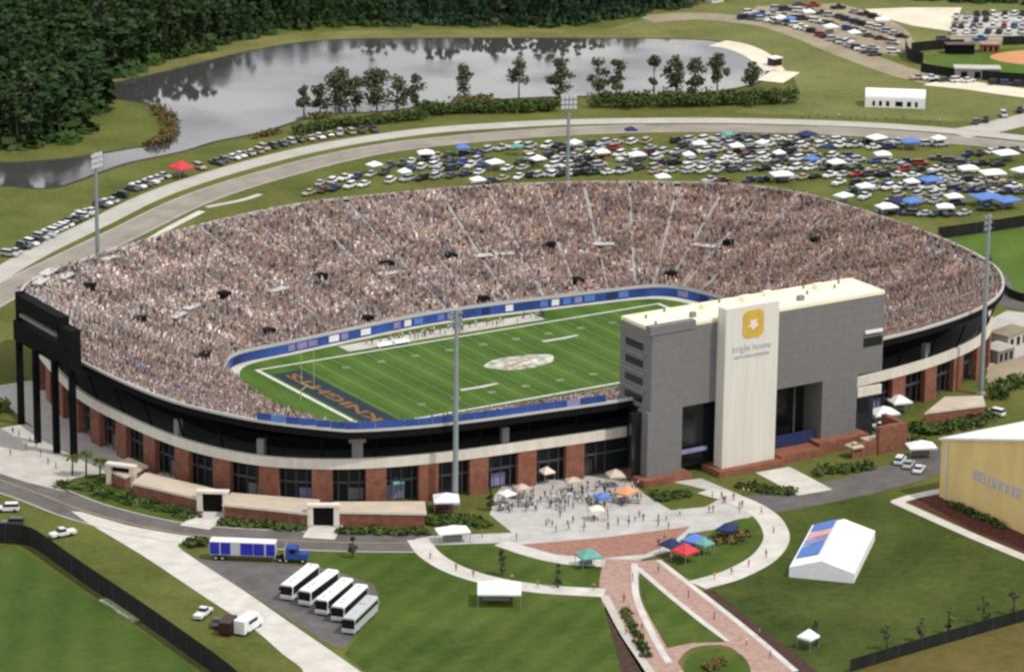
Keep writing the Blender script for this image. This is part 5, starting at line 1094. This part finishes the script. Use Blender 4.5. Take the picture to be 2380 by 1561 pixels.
for i, (px, py, hp, lb) in enumerate([(2060, 1512, 60, 'leftmost sapling along the lower right fence'), (2141, 1492, 58, 'second sapling from the left along the lower right fence'), (2204, 1472, 60, 'middle sapling along the lower right fence'), (2285, 1448, 64, 'fourth sapling from the left along the lower right fence'), (2355, 1428, 66, 'rightmost sapling along the lower right fence'), (1898, 1500, 56, 'sapling beside the small white canopy'), (1140, 1186, 40, 'small round tree at the left edge of the plaza'), (1166, 1338, 44, 'small dark tree on the curved path'), (1296, 1366, 40, 'thin dark tree at the end of the curved path'), (820, 1296, 36, 'small pale tree beside the drive behind the coaches'), (2282, 1180, 40, 'small tree before the field house wall'), (2230, 1160, 34, 'little tree left before the field house wall'), (2425-50, 1215, 40, 'small tree at the right end of the field house wall')]):
    tree(px, py, hp*(.72 if py > 1400 else 1), hp*.36, .16 if py > 1400 else .7, lb, SAP)

# forest: a wood that reads as one mass
def forest():
    rng = np.random.default_rng(3)
    protos = []
    for k in range(7):
        h = 1.0; cl = []
        for _ in range(11):
            z = rng.uniform(.30, .97); a = rng.uniform(0, 6.28); rr = rng.uniform(.02, .17)*math.sin(math.pi*min(1, (z-.2)/.85))**.6; s = rng.uniform(.05, .115)*(1.15-z*.5)
            cl.append((rr*math.cos(a), rr*math.sin(a), z, s, s, s*.8))
        protos.append(leaf_cloud(230, cl, .042, rng))
    under = leaf_cloud(70, [(0, 0, .05, .28, .28, .12)], .07, rng)
    trunkq = []
    for k in range(4):
        a = k*math.pi/2; b_ = a+math.pi/2; trunkq += [(math.cos(a)*.013, math.sin(a)*.013, 0), (math.cos(b_)*.013, math.sin(b_)*.013, 0), (math.cos(b_)*.007, math.sin(b_)*.007, .8), (math.cos(a)*.007, math.sin(a)*.007, .8)]
    trunkq = np.array(trunkq)
    spots = []
    def fill(poly, gap):
        P = atl(poly); xs = [p.x for p in P]; ys = [p.y for p in P]; n = len(P)
        for x in np.arange(min(xs), max(xs), gap):
            for y in np.arange(min(ys), max(ys), gap):
                xx, yy = x+rng.normal()*gap*.3, y+rng.normal()*gap*.3; c = False; j = n-1
                for i in range(n):
                    if (P[i].y > yy) != (P[j].y > yy) and xx < (P[j].x-P[i].x)*(yy-P[i].y)/(P[j].y-P[i].y)+P[i].x: c = not c
                    j = i
                if c: spots.append((xx, yy))
    fill([(-140, 345), (0, 343), (70, 340), (138, 330), (190, 290), (222, 240), (232, 186), (232, -40), (-140, -40)], 5.4)
    fill([(226, 186), (300, 163), (400, 138), (560, 95), (700, 69), (830, 64), (1000, 62), (1200, 62), (1350, 60), (1500, 40), (1640, 4), (1700, -40), (1400, -40), (700, -30), (400, 30), (226, 90)], 5.0)
    fill([(1640, 2), (1760, -10), (2000, -6), (2250, 6), (2460, 20), (2460, -40), (1640, -40)], 5.5)
    Vs, Cs = [], []
    for x, y in spots:
        px, py = proj((x, y, 0))
        h = rng.uniform(11, 18.5) if px < 540 else rng.uniform(8.5, 13.5); k = rng.integers(0, len(protos)); a = rng.uniform(0, 6.28); ca, sa = math.cos(a), math.sin(a); wd = rng.uniform(.85, 1.3)
        if py > 150 and px < 300: h *= .98; wd *= 1.3
        tint = np.array([.036, .064, .024])*rng.uniform(.75, 1.22)*np.array([rng.uniform(.88, 1.15), 1, rng.uniform(.85, 1.25)])  # leaf tint lifted in place of distant haze
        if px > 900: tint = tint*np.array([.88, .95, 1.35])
        if rng.random() < .025: tint = np.array([.075, .072, .05])
        for src, colr in ((protos[k], tint), (under, tint*np.array([1.1, 1.1, .9])), (trunkq, np.array([.10, .09, .075]))):
            V = np.empty_like(src); s = h*wd; V[:, 0] = x+(src[:, 0]*ca-src[:, 1]*sa)*s; V[:, 1] = y+(src[:, 0]*sa+src[:, 1]*ca)*s; V[:, 2] = np.maximum(src[:, 2]*h, .02)
            Vs.append(V); cc = np.ones((len(src), 4)); cc[:, :3] = colr; Cs.append(cc)
    me = np_mesh('forest', np.concatenate(Vs), M['leaf'], np.concatenate(Cs)); o = bpy.data.objects.new('forest', me); C.objects.link(o)
    tag(o, 'dense dark pine forest beyond the lake and at the upper left', 'forest', kind='stuff'); return len(spots)
NF = forest()

# ================================================================== PEOPLE
def person_mesh(pose):
    J = {'hip': (0, 0, .95), 'waist': (0, 0, 1.12), 'chest': (0, .01, 1.36), 'neck': (0, .01, 1.50), 'head0': (0, .02, 1.60), 'head1': (0, .03, 1.73)}
    st = .22 if pose == 'walk' else .03; ar = .18 if pose == 'walk' else .04
    for s, n in ((-1, 'l'), (1, 'r')):
        k = s*st; J['th'+n] = (s*.10, 0, .90); J['kn'+n] = (s*.11, k*.6+.03, .50); J['an'+n] = (s*.11, k-.04 if k < 0 else k, .09); J['to'+n] = (s*.12, J['an'+n][1]+.15, .04)
        J['sh'+n] = (s*.19, .0, 1.42); J['el'+n] = (s*.25, -s*ar*.5, 1.14); J['wr'+n] = (s*.25, -s*ar+.10, .92 if pose != 'raise' else 1.20); J['ha'+n] = (s*.25, -s*ar+.15, .83 if pose != 'raise' else 1.28)
    R = {'hip': .15, 'waist': .135, 'chest': .16, 'neck': .065, 'head0': .095, 'head1': .10}
    for n in 'lr': R.update({'th'+n: .095, 'kn'+n: .06, 'an'+n: .045, 'to'+n: .04, 'sh'+n: .07, 'el'+n: .047, 'wr'+n: .034, 'ha'+n: .038})
    E = [('hip', 'waist'), ('waist', 'chest'), ('chest', 'neck'), ('neck', 'head0'), ('head0', 'head1')]
    for n in 'lr': E += [('hip', 'th'+n), ('th'+n, 'kn'+n), ('kn'+n, 'an'+n), ('an'+n, 'to'+n), ('chest', 'sh'+n), ('sh'+n, 'el'+n), ('el'+n, 'wr'+n), ('wr'+n, 'ha'+n)]
    names = list(J); me = bpy.data.meshes.new('person'); me.from_pydata([J[n] for n in names], [(names.index(a), names.index(b_)) for a, b_ in E], [])
    o = bpy.data.objects.new('person', me); C.objects.link(o); md = o.modifiers.new('s', 'SKIN'); md.use_smooth_shade = True
    for i, n in enumerate(names):
        sv = me.skin_vertices[0].data[i]; sv.radius = (R[n], R[n]*.8 if n in ('hip', 'waist', 'chest') else R[n]); sv.use_root = (n == 'hip')
    o.modifiers.new('u', 'SUBSURF').levels = 1
    r_ = bpy.data.meshes.new_from_object(o.evaluated_get(bpy.context.evaluated_depsgraph_get())); bpy.data.objects.remove(o)
    r_.materials.clear()
    for k in ('skin', 'cloth', 'jeans', 'hair'): r_.materials.append(M[k])
    for p in r_.polygons:
        z = p.center.z; x = abs(p.center.x)
        p.material_index = 3 if (z > 1.72 or (z > 1.58 and p.center.y < .0)) else 0 if z > 1.49 else (1 if (z > .98 and (x < .2 or z > 1.2)) else 0 if x > .19 else 2)
        p.use_smooth = True
    return r_
PM = [person_mesh(k) for k in ('stand', 'walk', 'raise')]
SHIRT = {'white': (.70, .70, .69), 'black': (.02, .02, .022), 'gold': (.52, .34, .06), 'red': (.45, .05, .05), 'blue': (.05, .10, .34), 'grey': (.26, .26, .27), 'orange': (.60, .24, .08), 'tan': (.42, .33, .24)}
NPEOPLE = 0
def people(spots, where, group, cols=None, z=.1, pose=None):
    global NPEOPLE
    lst = []
    for px, py in spots:
        p = at(px, py); o = bpy.data.objects.new('person', PM[random.choice((0, 1, 1, 2)) if pose is None else pose]); C.objects.link(o)
        o.location = (p.x, p.y, z); o.rotation_euler = (0, 0, random.uniform(0, 6.28)); o.scale = (1, 1, 1) if random.random() < .5 else (.96, .96, .95)
        c_ = random.choice(cols or list(SHIRT)); setcol(o, SHIRT[c_]); lst.append((px, o, c_))
    cnt = {}
    for px, o, c_ in sorted(lst, key=lambda e: e[0]):
        k = cnt.get(c_, 0); cnt[c_] = k+1
        tag(o, f'{ordinal(k)} person from the left in a {c_} shirt {where}', 'person', group); NPEOPLE += 1
def scatter(n, x0, x1, y0, y1, f=lambda x: 0): return [(x, random.uniform(y0, y1)+f(x)) for x in (random.uniform(x0, x1) for _ in range(n))]
people(scatter(150, 1160, 1490, 1144, 1196, lambda x: -(x-1165)*.05), 'in the plaza crowd by the facade', 'people on the front plaza', ['white', 'black', 'gold', 'tan', 'blue', 'grey', 'black', 'white', 'grey', 'white', 'black'])
people(scatter(26, 1230, 1580, 1196, 1240), 'on the open plaza', 'people on the open plaza')
people(scatter(12, 1640, 1760, 1150, 1195), 'on the path before the ivory slab', 'people on the path before the tower')
people([(1450, 1400), (1462, 1440), (1455, 1475), (1492, 1466), (1478, 1500), (1500, 1530), (1470, 1350), (1530, 1330), (1600, 1390), (1660, 1440), (1735, 1500), (1790, 1530), (1765, 1480)], 'on the brick walks', 'people on the brick walks')
people([(30, 1010), (44, 1016), (70, 1030), (84, 1040), (60, 1045), (112, 1080), (130, 1090), (24, 1060), (140, 1050), (95, 1062)], 'on the left plaza by the scoreboard', 'people on the left plaza')
people([(1000, 1298), (1060, 1328), (1100, 1342), (1190, 1352), (1250, 1366), (1380, 1372), (1200, 1258), (1120, 1250)], 'on the curved path', 'people on the curved path')
people([(1780, 1296), (1740, 1318), (1700, 1336), (1660, 1346), (1798, 1240), (1770, 1196)], 'on the oval path', 'people on the oval path')
people([(p[0], p[1]) for p in ((1545, 1256), (1570, 1262), (1530, 1270), (1700, 1262), (1650, 1290), (1560, 1306), (1625, 1262))], 'between the small canopies', 'people between the small canopies')
people([(1865, 276), (1880, 278), (1902, 274), (1922, 277), (1950, 276), (1975, 279), (1990, 276), (2010, 278), (2035, 281), (2060, 280), (2084, 283), (2100, 281), (2160, 286), (2185, 288)], 'beside the far road', 'people beside the ring road')
sp = []
for _ in range(56):
    x = random.uniform(-24, 26); sp.append(proj((x, random.uniform(27.2, 30.5), 0)))
people(sp, 'on the far sideline', 'team and staff on the far sideline', ['white', 'white', 'black', 'red', 'grey', 'gold', 'blue'])
print('crowd', NCROWD, 'forest', NF, 'cars', len(CARS), 'people', NPEOPLE, 'objects', len(bpy.data.objects))
